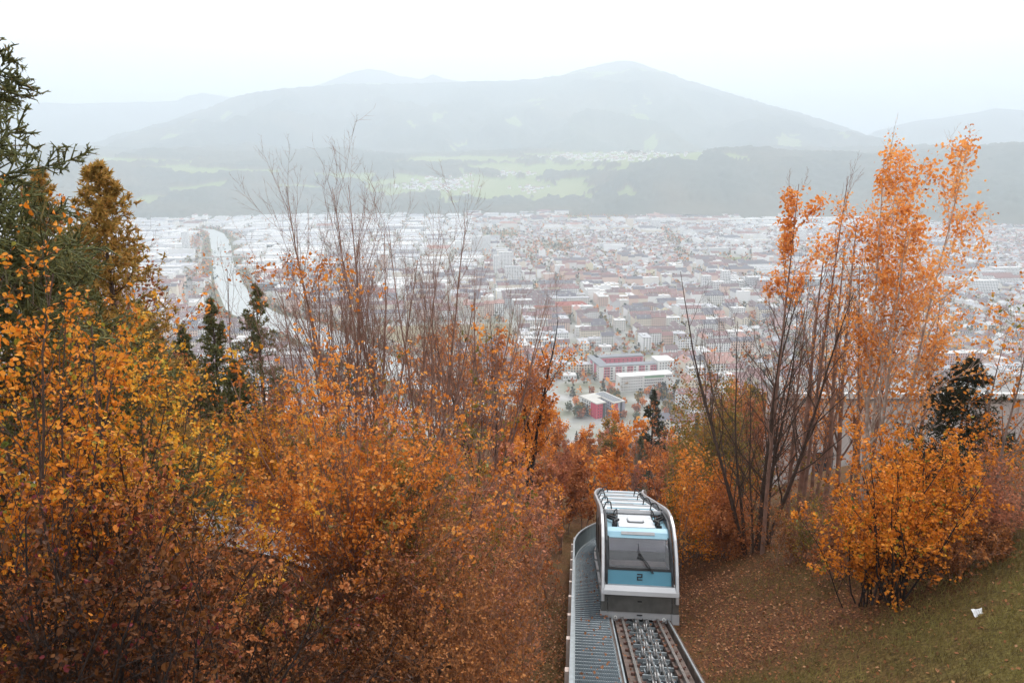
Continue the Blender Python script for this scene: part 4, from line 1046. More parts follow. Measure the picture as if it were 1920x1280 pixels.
def bare_tree(rng, t, base, H, nstem=1, spread=.12, bark='twig', key=None, leaf=.09, nleaf=0, c1=22, c2=7, rad=.012, ang=.45, lr=.38, trop=.5, low=.2, band=None, jit=.05, c3=0, sep=.25, leafsd=.08, shape=.55):
    a = rng.uniform(0, 2 * np.pi, nstem); lean = np.abs(rng.normal(0, spread, nstem)) + (.03 if nstem > 1 else 0)
    d = np.stack([np.cos(a) * np.sin(lean), np.sin(a) * np.sin(lean), np.cos(lean)], -1)
    p0 = np.c_[np.cos(a) * sep * (nstem > 1), np.sin(a) * sep * (nstem > 1), np.full(nstem, -.2)]
    L = H * (np.clip(rng.normal(.9, .1, nstem), .6, 1.03) if nstem > 1 else np.ones(1))
    P0, R0 = curve(rng, p0, d, L + .2, rad * L * rng.uniform(.75, 1.1, nstem), 12, .25, jit, .12)
    stems_part(t, P0, R0, bark, 8, "trunk" if nstem <= 2 else "stem")
    P1, R1 = grow(rng, P0, R0, c1, low, .99, ang, .16, lr, .5, 7, trop, .09, shape); P1, R1 = clear(base, P1, R1)
    P2, R2 = grow(rng, P1, R1, c2, .2, 1., .55, .25, .42, .55, 4, trop * .8, .13, rmin=.005)
    mb = MB(); mb.tubes(P1, R1, 4); mb.tubes(P2, R2, 3); last = P2
    if c3:
        P3, R3 = grow(rng, P2, R2, c3, .2, 1., .6, .25, .5, .6, 2, trop * .5, .15, rmin=.004); mb.tubes(P3, R3, 3); last = P3
    mb.build("branches", BARK[bark], t, kind="stuff")
    if nleaf:
        C = leaf_pts(rng, last, nleaf, .2, 1, leafsd); C, = clear(base, C)
        if band is not None:
            h = C[:, 2] / H; pr = sstep(band[0], band[1], h) * (1 - sstep(band[2], band[3], h)); C = C[rng.random(len(C)) < pr * (.35 + 1.3 * fbm(C[:, 0] * .8, C[:, 2] * .8, 31, 2)) ]
        tt = np.clip(.5 + .5 * (fbm(C[:, 0] * .9 + base[0], C[:, 2] * .9, 6, 2) - .5) * 2 + rng.normal(0, .17, len(C)), 0, 1)
        mb = MB(); leaves(rng, mb, C, leaf, 0, tt, True); mb.build("foliage", LEAF[key], t, kind="stuff")
def conifer(rng, t, base, H, width=.28, key='spruce', whorls=34, per=7, twig=.05, c2=16, c3=5, droop=.5, up=.5, ndl=10, ndl_s=.05, bare=.06, trunk='brown', thick=1., taper=1.0, shapey=1.):
    mb = MB(); zz = np.linspace(0, 1, 12); P = np.c_[rng.normal(0, .01 * H, 12).cumsum() * .15, rng.normal(0, .01 * H, 12).cumsum() * .15, zz * H - .3]
    mb.tube(P, .016 * H * (1 - zz * .93), 8); mb.build("trunk", BARK[trunk], t, smooth=True)
    N = whorls * per; h = bare + (1 - bare) * ((np.arange(N) + rng.random(N)) / N) ** .9
    a = rng.uniform(0, 2 * np.pi, N); L = width * H * np.clip((1 - h) ** taper, .02, 1) * rng.uniform(.6, 1.12, N) * np.where(h < .25, .7 + h * 1.2, 1) * shapey + .05
    el = up * (h - .35) + rng.normal(0, .1, N)
    d = np.stack([np.cos(a) * np.cos(el), np.sin(a) * np.cos(el), np.sin(el)], -1)
    p0 = np.stack([np.interp(h, zz, P[:, 0]), np.interp(h, zz, P[:, 1]), h * H - .3], -1)
    P1, R1 = curve(rng, p0, d, L, .0035 * H * (1.1 - h), 7, droop * .2, .05, .2, droop)
    P1[:, -3:, 2] += (L * .10)[:, None] * np.array([.15, .5, 1.])
    P2, R2 = grow(rng, P1, R1, c2, .12, 1., .95, .2, .38, .6, 3, .1, .1, .55, rmin=.004, droop=.2)
    P3, R3 = grow(rng, P2, R2, c3, .1, 1., .75, .2, .5, .8, 2, .12, .1, .4, rmin=.004)
    mb = MB(); mb.tubes(P1, R1, 4); mb.build("branches", BARK[trunk], t, kind="stuff")
    mb = MB()
    for Pq, nd in ((P2, ndl // 2), (P3, ndl // 2)):
        B = len(Pq); tv = np.clip(rng.normal(.5, .2, B), 0, 1)
        mb.tubes(Pq, np.full(Pq.shape[:2], twig * .16 * thick) * np.linspace(1, .35, Pq.shape[1])[None], 3, 0, tint=tv)
        if nd:
            C = leaf_pts(rng, Pq, nd, .05, 1., .004); dd = unit(np.repeat(Pq[:, -1] - Pq[:, 0], nd, 0)); q = unit(dd * .9 + rng.normal(size=C.shape) * .9)
            s = unit(np.cross(q, rng.normal(size=q.shape))) * ndl_s * .16 * thick
            V = np.stack([C - s, C + s, C + q * ndl_s * rng.uniform(.7, 1.4, (len(C), 1))], 1); mb.add(V.reshape(-1, 3), np.arange(len(C) * 3).reshape(-1, 3), 0, np.clip(rng.normal(.55, .22, len(C)), 0, 1))
    mb.build("needles", LEAF[key], t, kind="stuff")
def plant(name, label, cat, px, depth, py, group=None, sink=0.):
    b = place(px, depth)
    for _ in range(4):                                        # the crown, not the foot, stands in image column px
        H = height_to(b, depth, py); zt2 = b[2] + H * .7
        x = (px - 960) / F_PX * (b[1] * CP - zt2 * SP); b = np.array([x, b[1], float(ground(x, b[1]))])
    H = height_to(b, depth, py)
    return thing(name, label, cat, b, group), b, H

# --- left side
t, b, H = plant("spruce_tree", "tall dark green spruce at the left edge reaching boughs over the valley", "tree", -100, 13.0, -120)
conifer(rng, t, b, H, .42, 'spruce', 20, 6, .085, 24, 5, .9, .8, 8, .07, taper=.8, thick=1.3)
for px, dp, py, lb, w in ((208, 19, 285, "golden brown larch with a rounded top beside the big spruce", .30), (100, 22, 300, "golden brown larch half hidden behind the spruce boughs", .26)):
    t, b, H = plant("larch_tree", lb, "tree", px, dp, py); conifer(rng, t, b, H, w * .85, 'larch', 30, 7, .06, 8, 3, .15, .9, 6, .12, taper=.62, thick=1.4)
t, b, H = plant("spruce_tree", "olive green bushy spruce under the larches", "tree", 120, 17, 430); conifer(rng, t, b, H, .36, 'spruce', 14, 6, .09, 10, 3, .3, .5, 6, .09, taper=.7, thick=1.4)
t, b, H = plant("spruce_tree", "olive green spruce between the larch and the bare russet tree", "tree", 265, 22, 545); conifer(rng, t, b, H, .30, 'spruce', 14, 6, .09, 10, 3, .3, .5, 6, .09, taper=.7, thick=1.4)
t, b, H = plant("bare_tree", "spindly bare tree with a few russet leaves beside the larch", "tree", 292, 25, 385); bare_tree(rng, t, b, H, 2, .05, 'grey', 'russet', .09, 3, 22, 8, .010, .8, .3, band=(.1, .3, .75, .9), c3=3)
for px, dp, py, lb, w in ((402, 38, 550, "small dark spruce in front of the river", .27), (487, 42, 522, "dark spruce with drooping boughs to the right of the small one", .30), (300, 34, 610, "dark green spruce just right of the larches", .26), (445, 34, 665, "low dark spruce between the two pointed ones", .33), (345, 36, 600, "small olive spruce low behind the amber hazel", .24)):
    t, b, H = plant("spruce_tree", lb, "tree", px, dp, py); conifer(rng, t, b, H, w, 'spruce', 18, 6, .09, 8, 4, .4, .6, 6, .15, taper=.85, thick=1.2)
t, b, H = plant("bare_tree", "thin bare tree standing between the two dark spruces", "tree", 440, 42, 500); bare_tree(rng, t, b, H, 1, .05, 'grey', c1=16, c2=5, rad=.008)
for px, dp, py, lb, sp_ in ((40, 9.6, 530, "tall amber hazel at the left edge under the spruce", .22), (125, 11, 690, "broad amber hazel in the middle of the left thicket", .24), (248, 12, 745, "amber hazel with green tinged leaves on the right of the left thicket", .26), (105, 12.5, 690, "amber hazel behind the broad one near the spruce", .28)):
    t, b, H = plant("hazel_bush", lb, "bush", px, dp, py, "amber hazels of the left thicket")
    bush(rng, t, b, H, sp_, 13, 'gold' if px in (105, 248) else 'amber', 'brown', .056, 10, 9, 5, single=270)
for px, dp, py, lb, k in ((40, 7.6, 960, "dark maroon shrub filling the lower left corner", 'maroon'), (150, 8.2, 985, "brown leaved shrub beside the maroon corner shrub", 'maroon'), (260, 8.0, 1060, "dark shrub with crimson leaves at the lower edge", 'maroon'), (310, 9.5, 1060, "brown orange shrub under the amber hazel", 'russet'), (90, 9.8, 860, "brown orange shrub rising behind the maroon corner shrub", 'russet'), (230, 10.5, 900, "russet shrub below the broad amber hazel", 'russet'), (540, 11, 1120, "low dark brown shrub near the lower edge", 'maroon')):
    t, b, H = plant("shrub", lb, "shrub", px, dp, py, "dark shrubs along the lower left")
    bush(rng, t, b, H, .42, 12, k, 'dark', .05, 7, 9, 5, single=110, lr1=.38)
# --- centre left
for px, dp, py, lb, k, sp_, nl in ((612, 16.7, 640, "big multi-stemmed hazel fanning out with sparse orange leaves", 'orange', .30, 2), (490, 23, 740, "thin yellow orange bush above the grey path", 'gold', .34, 3), (660, 18, 760, "orange tinged twiggy bush beside the fanning hazel", 'orange', .36, 3), (715, 19.5, 830, "pale orange leaved bush at the foot of the bare trees", 'orange', .4, 4)):
    t, b, H = plant("hazel_bush", lb, "bush", px, dp, py, "orange bushes left of the track")
    bush(rng, t, b, H, sp_, 18, k, 'twig', .07, nl + 3, 11, 6, single=70, rad=.013, lr1=.34, trop=.5)
for px, dp, py, lb in ((650, 31, 365, "tallest of the bare multi-stemmed trees above the river"), (765, 32, 425, "bare multi-stemmed tree on the right of the tallest one"), (590, 30, 475, "bare multi-stemmed tree leaning left with a few leaves"), (845, 37, 540, "bare bushy tree before the tan field"), (715, 34, 480, "slim bare tree between the two tall clumps"), (900, 42, 520, "bare grey brown tree behind the orange maple")):
    t, b, H = plant("bare_tree", lb, "tree", px, dp, py, "bare trees above the river")
    bare_tree(rng, t, b, H, 10 if px != 715 else 4, .17, 'twig', 'orange', .11, 1 if px == 590 else 0, 15, 8, .0062, .46, .36, .6, .3, (.86, .93, .98, 1.0), c3=3, sep=.6, jit=.03)
t, b, H = plant("shrub", "olive green and orange leaved bush in the middle of the left bank", "shrub", 820, 20.5, 772); bush(rng, t, b, H, .36, 14, 'olive', 'brown', .08, 9, 9, 5, single=120)
t, b, H = plant("shrub", "low olive orange bush beside the parapet thicket", "shrub", 790, 18, 880); bush(rng, t, b, H, .42, 12, 'olive', 'brown', .07, 8, 8, 5, single=80)
for px, dp, py, lb, lean in ((905, 44, 575, "orange maple with dark crooked trunk left of the track", .2), (985, 47, 600, "spreading orange tree with bare dark limbs beside the maple", .3)):
    t, b, H = plant("maple_tree", lb, "tree", px, dp, py); bare_tree(rng, t, b, H, 3, lean, 'dark', 'orange', .15, 6, 14, 8, .011, .6, .36, .4, .25, (.1, .3, .8, .95), c3=3, leafsd=.16)
for i, (px, dp, py, k, lb) in enumerate(((690, 16, 985, 'straw', "dry reddish twig thicket below the fanning hazel"), (780, 17, 965, 'straw', "dry twig thicket in the middle of the lower left bank"), (850, 15, 935, 'straw', "straw coloured brush left of the walkway"), (930, 17, 930, 'pink', "reddish brown brush next to the walkway parapet"), (985, 21, 945, 'russet', "russet brush where the walkway bends"), (900, 12.5, 1075, 'straw', "dry grass like brush near the walkway"), (970, 15, 1080, 'russet', "small russet brush close to the walkway edge"), (640, 17.5, 1010, 'russet', "brown brush at the foot of the fanning hazel"))):
    t, b, H = plant("brush", lb, "brush", px, dp, py, "dry brush on the left bank"); bush(rng, t, b, H, .5, 20, k, 'straw' if k == 'straw' else 'twig', .05, 5, 10, 5, rad=.009, trop=-.1, lr1=.42, jit=.14, low=.05, rnd=False)
for px, dp, py, k, lb in ((950, 27, 865, 'pink', "salmon pink bush left of the walkway bend"), (1020, 33, 880, 'pink', "salmon bush before the wood at the track bend"), (890, 26, 790, 'orange', "pale orange bush under the maple"), (1062, 40, 872, 'orange', "bright orange bush above the walkway bend"), (860, 24, 860, 'pink', "reddish bush behind the olive bush"), (1040, 27, 930, 'russet', "brown bush hugging the parapet"), (760, 26, 775, 'pink', "pink brown bush at the foot of the bare trees"), (690, 24, 780, 'russet', "brown bush hiding the foot of the tallest bare tree"), (560, 24, 745, 'russet', "brown bush before the dark spruce"), (436, 26, 790, 'russet', "brown bush between the amber hazel and the small spruce")):
    t, b, H = plant("shrub", lb, "shrub", px, dp, py, "salmon and orange bushes of the left bank"); bush(rng, t, b, H, .42, 11, k, 'twig', .095, 7, 8, 4, low=.05, lr1=.42, rnd=False)
# --- right side
for px, dp, py, k, lb, sp_ in ((1265, 31, 875, 'orange', "bright orange shrub right behind the car", .4), (1325, 33, 880, 'amber', "amber shrub under the dark trees right of the car", .4), (1370, 31, 930, 'russet', "dim brown shrub at the edge of the leaf litter", .4), (1300, 36, 800, 'olive', "olive orange bushy tree above the car", .3), (1345, 38, 725, 'olive', "tall olive and russet tree with a domed crown", .3), (1405, 40, 700, 'russet', "russet tree behind the dark many-stemmed tree", .28), (1255, 50, 800, 'russet', "brown tree beside the dark fir down the slope", .3), (1235, 38, 880, 'orange', "small orange shrub behind the car roof", .4)):
    t, b, H = plant("shrub", lb, "shrub", px, dp, py, "orange and olive trees right of the car"); bush(rng, t, b, H, sp_, 14, k, 'grey', .10 if H > 5 else .08, 12, 10, 5, low=.05, rad=.014, sd_leaf=.12, rnd=False)
t, b, H = plant("bare_tree", "dark many-stemmed bare tree on the right bank", "tree", 1442, 30, 500); bare_tree(rng, t, b, H, 9, .13, 'brown', None, c1=16, c2=7, rad=.0085, ang=.55, lr=.36, c3=4, sep=.4, low=.2, jit=.035)
for px, dp, py, lb, nl in ((1502, 33, 560, "leaning bare tree at the near end of the grove", 0), (1530, 34, 480, "straight bare tree in the grove before the pale hall", 1), (1560, 36, 520, "slim grove tree with orange tufts", 2), (1583, 33, 455, "tall dark grove tree with a forked top", 1), (1608, 36, 420, "bare grove tree reaching past the viaduct", 1), (1640, 33, 500, "grove tree leaning right before the hall", 2), (1668, 37, 440, "bare grove tree behind the tall orange one", 1), (1545, 39, 600, "short grove tree with sparse orange leaves", 3), (1620, 39, 600, "short grove tree between leaning trunks", 3), (1745, 36, 560, "grove tree on the right of the tall orange one", 2)):
    t, b, H = plant("grove_tree", lb, "tree", px, dp, py, "thin trees of the right grove"); bare_tree(rng, t, b, H, 1, .03, 'twig', 'peach', .10, nl, 26, 7, .012, .45, .2, .5, .12, (.2, .3, .75, .9), c3=2, jit=.012)
t, b, H = plant("tall_tree", "tallest pale trunked tree with a bright orange crown and bare top twigs", "tree", 1690, 27, 215); bare_tree(rng, t, b, H, 4, .085, 'pale', 'peach', .10, 5, 24, 8, .0066, .6, .38, .6, .22, (.28, .38, .86, 1.0), c3=3, leafsd=.12, jit=.008, shape=.8, sep=.3)
t, b, H = plant("thin_tree", "thin tree carrying one bright orange tuft at its top", "tree", 1470, 29, 345); bare_tree(rng, t, b, H, 1, .0, 'twig', 'peach', .10, 8, 24, 9, .0062, .65, .15, .8, .30, (.70, .76, .96, 1.0), c3=3, leafsd=.12, jit=.006, shape=.45)
t, b, H = plant("thin_tree", "thin tree with scattered orange tufts next to the tufted one", "tree", 1546, 31, 330); bare_tree(rng, t, b, H, 1, .0, 'twig', 'peach', .10, 3, 20, 7, .006, .5, .13, .9, .35, (.55, .6, .9, .98), c3=2, jit=.008, shape=.2)
t, b, H = plant("fir_tree", "dark fir tree behind the amber bush on the right", "tree", 1808, 25, 655); conifer(rng, t, b, H, .50, 'darkfir', 20, 6, .08, 10, 4, .4, .5, 6, .11, taper=.75, thick=1.2)
for px, dp, py, lb in ((1700, 18.2, 835, "big round amber bush on the right bank"), (1648, 19, 905, "amber bush on the near flank of the big round one"), (1762, 19.3, 870, "amber bush with olive leaves right of the big round one"), (1715, 21, 800, "amber bush behind the big round one")):
    t, b, H = plant("hazel_bush", lb, "bush", px, dp, py, "amber bushes of the right bank"); bush(rng, t, b, H, .23, 14, 'amber', 'dark', .07, 10, 9, 5, single=280, trop=.25, lr1=.36, rnd=False)
for px, dp, py, k, lb in ((1880, 20, 860, 'pink', "salmon twiggy shrub at the right edge"), (1825, 20.5, 905, 'pink', "salmon shrub between the amber bush and the right edge"), (1790, 18.2, 985, 'straw', "dry reddish brush right of the amber bush"), (1860, 18.5, 985, 'straw', "dry reddish brush at the right edge"), (1640, 24, 930, 'russet', "low russet shrub under the grove trunks"), (1580, 27, 925, 'pink', "low salmon shrub before the pale hall wall"), (1530, 25, 930, 'olive', "low brown green bush before the grove"), (1480, 26, 950, 'straw', "low dry bush at the foot of the dark tree"), (1570, 22, 960, 'russet', "small brown bush left of the amber bush"), (1905, 22, 780, 'amber', "yellow leaved bush at the right edge before the hall")):
    t, b, H = plant("shrub", lb, "shrub", px, dp, py, "small shrubs of the right bank"); bush(rng, t, b, H, .45, 14, k, 'twig', .06, 4, 9, 5, rad=.012, rnd=False)
for px, dp, py, lb in ((1905, 21, 560, "bare thin tree at the right edge with a few yellow leaves"), (1850, 24, 610, "thin tree with yellow leaves before the fir")):
    t, b, H = plant("thin_tree", lb, "tree", px, dp, py); bare_tree(rng, t, b, H, 1, .06, 'grey', 'amber', .10, 1, 18, 7, .009, .7, .3, .5, .2, c3=2)

# --- wood on the slope below: built once per kind, then copied
GROUPS = []
def proto(kind, H):
    t = thing("wood_tree", "x", "tree", (0, 0, 0)); b = np.zeros(3)
    if kind in ('orange', 'russet', 'amber', 'olive', 'pink'): bare_tree(rng, t, b, H, 2, .1, 'grey', kind, .30, 5, 14, 7, .011, .7, .36, .4, .15, c3=2, leafsd=.25)
    elif kind == 'grey': bare_tree(rng, t, b, H, 3, .12, 'grey', None, c1=14, c2=8, rad=.009, ang=.5, lr=.34, c3=4)
    else: conifer(rng, t, b, H, .26, kind, 16, 6, .2, 7, 4, .3, .5, 7, .25, taper=.85, thick=1.5)
    return t
protos = [('russet', proto('russet', 11.)), ('orange', proto('orange', 11.)), ('grey', proto('grey', 12.)), ('olive', proto('olive', 11.)), ('pink', proto('pink', 10.)), ('grey', proto('grey', 11.)), ('russet', proto('russet', 10.)), ('darkfir', proto('darkfir', 14.)), ('pale', proto('pale', 12.)), ('amber', proto('amber', 11.))]
PH = [11., 11., 12., 11., 10., 11., 10., 14., 12., 11.]
KN = {'russet': "russet leaved", 'orange': "orange leaved", 'grey': "bare grey brown", 'olive': "olive leaved", 'pink': "salmon leaved", 'darkfir': "dark fir", 'pale': "pale green pine", 'amber': "amber leaved"}
used = set(); placed = []
def wood(px, depth, py, k, label=None):
    b = place(px, depth); H = height_to(b, depth, py)
    if H < 2.2: return
    kind, p = protos[k]
    o = p if k not in used else copy_tree(p); used.add(k)
    s = H / PH[k]; o.location = b; o.rotation_euler = (0, 0, rng.uniform(0, 6.28)); ws = s * rng.uniform(.9, 1.15) if H < 14 else s * .9; o.scale = (ws, ws, s)
    o["category"] = "tree"; o["group"] = "trees of the wood below the track"
    o["band"] = "at the slope foot" if depth > 230 else ("halfway down the slope" if depth > 110 else "just below the track bend")
    o["k"] = KN[kind]; o["pxx"] = px
    o["label"] = label or ""; placed.append(o)
wood(1218, 95, 728, 7, "tall dark fir below the white school slab"); wood(1166, 75, 822, 8, "pale green pine in the gap straight ahead of the car"); wood(1196, 82, 815, 8, "smaller pale pine beside the dark fir")
for px_, dp_, py_, k_ in ((1095, 50, 862, 6), (1128, 54, 868, 5), (1178, 56, 872, 2), (1222, 54, 862, 0), (1110, 66, 835, 2), (1140, 72, 822, 6), (1190, 68, 850, 4), (1240, 64, 835, 0), (1075, 58, 845, 1)): wood(px_, dp_, py_, k_)
for px_, dp_, py_, k_ in ((1012, 48, 838, 0), (1040, 53, 848, 4), (1062, 47, 885, 6), (1030, 64, 815, 1), (1078, 62, 830, 2), (1050, 80, 800, 6)): wood(px_, dp_, py_, k_)
wood(1150, 62, 870, 4, "grey pink bare tree straight behind the car roof"); wood(1205, 58, 868, 2, "bare tree behind the right of the car roof"); wood(1090, 70, 800, 1, "orange tree left of the gap below the red office"); wood(1160, 110, 770, 1, "orange tree right in front of the red office")
cap_x = [0, 380, 520, 700, 800, 900, 1000, 1060, 1100, 1180, 1240, 1300, 1400, 1500, 1700, 1920]
cap_y = [640, 660, 720, 800, 800, 760, 735, 775, 790, 792, 780, 725, 700, 740, 760, 760]
for depth, stepx in ((58, 75), (75, 58), (95, 48), (125, 40), (165, 34), (220, 30), (300, 27), (400, 26)):
    for px in np.arange(250, 1920, stepx):
        px = float(px + rng.uniform(-.45, .45) * stepx); dp = depth * rng.uniform(.88, 1.12)
        b = place(px, dp)
        if abs(b[0] - float(track_x(b[1]))) < (4.5 if dp < 52 else 1.5) or (px > 1440 and 50 < dp < 110): continue
        if b[2] < VALLEY + 1: continue
        cap = float(np.interp(px, cap_x, cap_y)) + rng.uniform(0, 55)
        r = ray(px, cap); H = min(b[1] * r[2] / r[1] - b[2], rng.uniform(9, 15))
        if H < 3: continue
        k = int(rng.choice(10, p=[.19, .15, .19, .10, .09, .10, .09, .05, .02, .02]))
        pyt = project(b + np.array([0, 0, H]))[1]
        wood(px, dp, float(pyt), k)
ORDW = "first second third fourth fifth sixth seventh eighth ninth tenth eleventh twelfth thirteenth fourteenth fifteenth sixteenth seventeenth eighteenth nineteenth twentieth".split()
ORDW += ["twenty-" + w for w in ORDW[:9]] + ["thirtieth"] + ["thirty-" + w for w in ORDW[:9]] + ["fortieth"] + ["forty-" + w for w in ORDW[:9]]
def ordinals(objs, key, text):
    """tell alike plants apart by counting them from the left"""
    by = {}
    for o, x_ in objs: by.setdefault(key(o), []).append((x_, o))
    for k_, v in by.items():
        v.sort(key=lambda q: q[0])
        for i_, (_, o) in enumerate(v): o["label"] = text(o, ORDW[min(i_, len(ORDW) - 1)] if len(v) > 1 else "only")
ordinals([(o, o["pxx"]) for o in placed if not o["label"]], lambda o: (o["k"], o["band"]), lambda o, w: f"{w} {o['k']} tree from the left in the wood {o['band']}")
for o in placed:
    for k_ in ("band", "k", "pxx"): del o[k_]

# --- trees in the city
def city_proto(kind):
    mb = MB(); H = 10.; t = thing("city_tree", "x", "tree")
    mb.tube([(0, 0, -.3), (0, 0, 3), (.2, 0, 6)], [.35, .28, .15], 5); mb.build("trunk", BARK['grey'], t)
    n_ = 150; d = unit(rng.normal(size=(n_, 3))) * rng.uniform(.5, 1, (n_, 1)) ** .5
    if kind == 'darkfir': z = rng.random(n_) ** 1.5; a = rng.uniform(0, 6.28, n_); rr = (1 - z) * 2.6; C = np.c_[np.cos(a) * rr, np.sin(a) * rr, 1 + z * 11]
    else: C = d * np.array([3.4, 3.4, 3.6]) + np.array([0, 0, 6.2]) + rng.normal(0, .3, (n_, 3))
    mb = MB(); leaves(rng, mb, C, 2.0 if kind != 'darkfir' else 1.5, 0, np.clip(rng.normal(.5, .22, n_), 0, 1), wid=.8); mb.build("crown", LEAF[kind], t); return t
KINDS = ['russet', 'olive', 'darkfir', 'pale', 'pink', 'orange', 'olive', 'darkfir']
CP_ = [city_proto(k) for k in KINDS]; CPM = []
pts = []
for p in tree_pts:
    c = np.array([*p, VALLEY]); px, py, dep = project(c)
    if -20 < px < 1940 and 402 < py < 800 and p[1] > 640 and (np.hypot(*(river_mid - p).T) - river_hw).min() > 6: pts.append((p, float(px), float(py), float(dep)))
for i in range(0, 60):                                       # trees along the river bank
    for k in range(9):
        p = offs(RBw, LBw, rng.uniform(4, 26))[i][:2] + rng.normal(0, 6, 2) if k < 5 else offs(LBw, RBw, rng.uniform(8, 30))[i][:2] + rng.normal(0, 6, 2); px, py, dep = project(np.array([*p, VALLEY])); pts.append((p, float(px), float(py), float(dep)))
for (cx, cy_, rx, ry, k) in ((1065, 468, 60, 14, 170), (1085, 505, 35, 14, 60), (1040, 556, 22, 5, 22), (1350, 470, 40, 10, 30), (1000, 540, 30, 12, 40), (1290, 498, 40, 9, 30), (1790, 620, 60, 26, 60), (1100, 700, 14, 16, 16), (1240, 745, 20, 8, 8), (900, 700, 60, 20, 40), (420, 560, 40, 30, 30), (1700, 690, 90, 30, 60), (1500, 660, 70, 30, 50)):
    for q_ in range(k):
        c = gnd(cx + rng.normal() * rx * .5, cy_ + rng.normal() * ry * .5); 
        if (np.hypot(*(river_mid - c[:2]).T) - river_hw).min() < 6: continue
        px, py, dep = project(c); pts.append((c[:2], float(px), float(py), float(dep)))
bc = np.array([b_.c for b_ in blds]); ba1 = np.array([b_.a1 for b_ in blds]); bL = np.array([b_.L for b_ in blds]) / 2 + 2; bW = np.array([b_.W for b_ in blds]) / 2 + 2
def in_house(p):
    d = p - bc; u = (d * ba1).sum(1); v = d[:, 1] * ba1[:, 0] - d[:, 0] * ba1[:, 1]
    return bool(((np.abs(u) < bL) & (np.abs(v) < bW)).any())
for a_, b_, w_ in STREETS:                                   # rows along the streets
    L_ = np.linalg.norm(b_ - a_); d_ = (b_ - a_) / L_; n_ = np.array([-d_[1], d_[0]])
    for s_ in np.arange(8, L_, 17):
        for e_ in (-1, 1):
            if rng.random() < .6: c = np.array([*(a_ + d_ * (s_ + rng.uniform(-4, 4)) + n_ * e_ * (w_ + 2.5)), VALLEY]); px, py, dep = project(c); pts.append((c[:2], float(px), float(py), float(dep)))
for q_ in range(2600):                                       # gardens
    c = gnd(rng.uniform(350, 1920), 800 - 390 * rng.random() ** .6)
    if c[1] < 650 or (np.hypot(*(river_mid - c[:2]).T) - river_hw).min() < 8 or any(poly_in(F_, project(c)[:2]) for F_ in FIELD_P): continue
    px, py, dep = project(c); pts.append((c[:2], float(px), float(py), float(dep)))
for q_ in range(900):                                        # belt of trees where the plain meets the hills
    c = gnd(rng.uniform(250, 1940), rng.choice([399, 402, 404, 408]) + rng.normal() * 2.5); px, py, dep = project(c); pts.append((c[:2], float(px), float(py), float(dep)))
pts = [q for q in pts if not in_house(np.asarray(q[0]))]
pts.sort(key=lambda q: q[3])
usedc = set(); mbm = MB(); 
import itertools
cl, cseen = [], Counter()
for n_, (p, px, py, dep) in enumerate(pts):
    k = int(rng.choice(8, p=[.16, .18, .14, .10, .12, .10, .10, .10])); s = rng.uniform(.55, 1.15)
    if n_ < 290:
        o = CP_[k] if k not in usedc else copy_tree(CP_[k]); usedc.add(k)
        o.location = (p[0], p[1], VALLEY); o.scale = (s, s, s * rng.uniform(.9, 1.3)); o.rotation_euler = (0, 0, rng.uniform(0, 6.28))
        o["category"] = "tree"; o["group"] = "trees of the city in the valley"; o["label"] = f"{KN[KINDS[k]]} city tree {where(px, py)}"; cl.append((o, px))
    elif dep < 4100:
        m_ = 10 if dep < 1800 else 5
        d = unit(rng.normal(size=(m_, 3))); C = (d * np.array([3, 3, 3.4]) + np.array([0, 0, 5.6])) * s + np.array([*p, VALLEY])
        leaves(rng, mbm, C, (3.8 if dep < 1800 else 5.0) * s, ['russet', 'olive', 'darkfir', 'pale', 'pink', 'orange', 'olive', 'darkfir'].index(KINDS[k]), np.clip(rng.normal(.5, .22, m_), 0, 1), wid=.9)
ordinals(cl, lambda o: o['label'], lambda o, w: (w + ' ' + o['label'].replace('city tree', 'city tree from left')) if w != 'only' else o['label'])
mbm.build("distant_trees", [LEAF[k] for k in KINDS], kind="stuff")
for k in range(8):
    if k not in usedc:
        for ch in list(CP_[k].children): bpy.data.objects.remove(ch)
        bpy.data.objects.remove(CP_[k])
# ------------------------------------------------------------------ hall behind the grove, path, post, litter, grass
rng = np.random.default_rng(77)
a, c_ = pix(1470, 748, 62), pix(2050, 748, 64)
zt_ = a[2]; L = c_[0] - a[0]
t = thing("hall_building", "long pale flat-roofed hall seen behind the grove trunks", "building", (a[0], a[1], zt_ - 12))
m_hall = mat("hall_render", (.62, .56, .53), .85, .08, .4); m_hroof = mat("hall_roof", (.24, .235, .23), .7, .08, .3)
def hb(name, m, x0, x1, y0, y1, z0, z1): mb = MB(); mb.box(((x0 + x1) / 2, (y0 + y1) / 2, (z0 + z1) / 2), (x1 - x0, y1 - y0, z1 - z0)); return mb.build(name, m, t)
hb("coping", m_white, -.5, L + .5, -.5, -.1, 12.2, 12.62); hb("wall", m_hall, 0, L, 0, 4, -4, 12); hb("roof", m_hroof, -.4, L + .4, -.4, 4.2, 12, 12.5)
for k in range(9):
    hb("wall_pilaster", m_hall, 1 + k * 3.1, 1.4 + k * 3.1, -.15, 0, -4, 12)
for k in range(6):
    hb("window", m_win, 3 + k * 4.4, 4.6 + k * 4.4, -.06, 0, 5.5, 7.3)
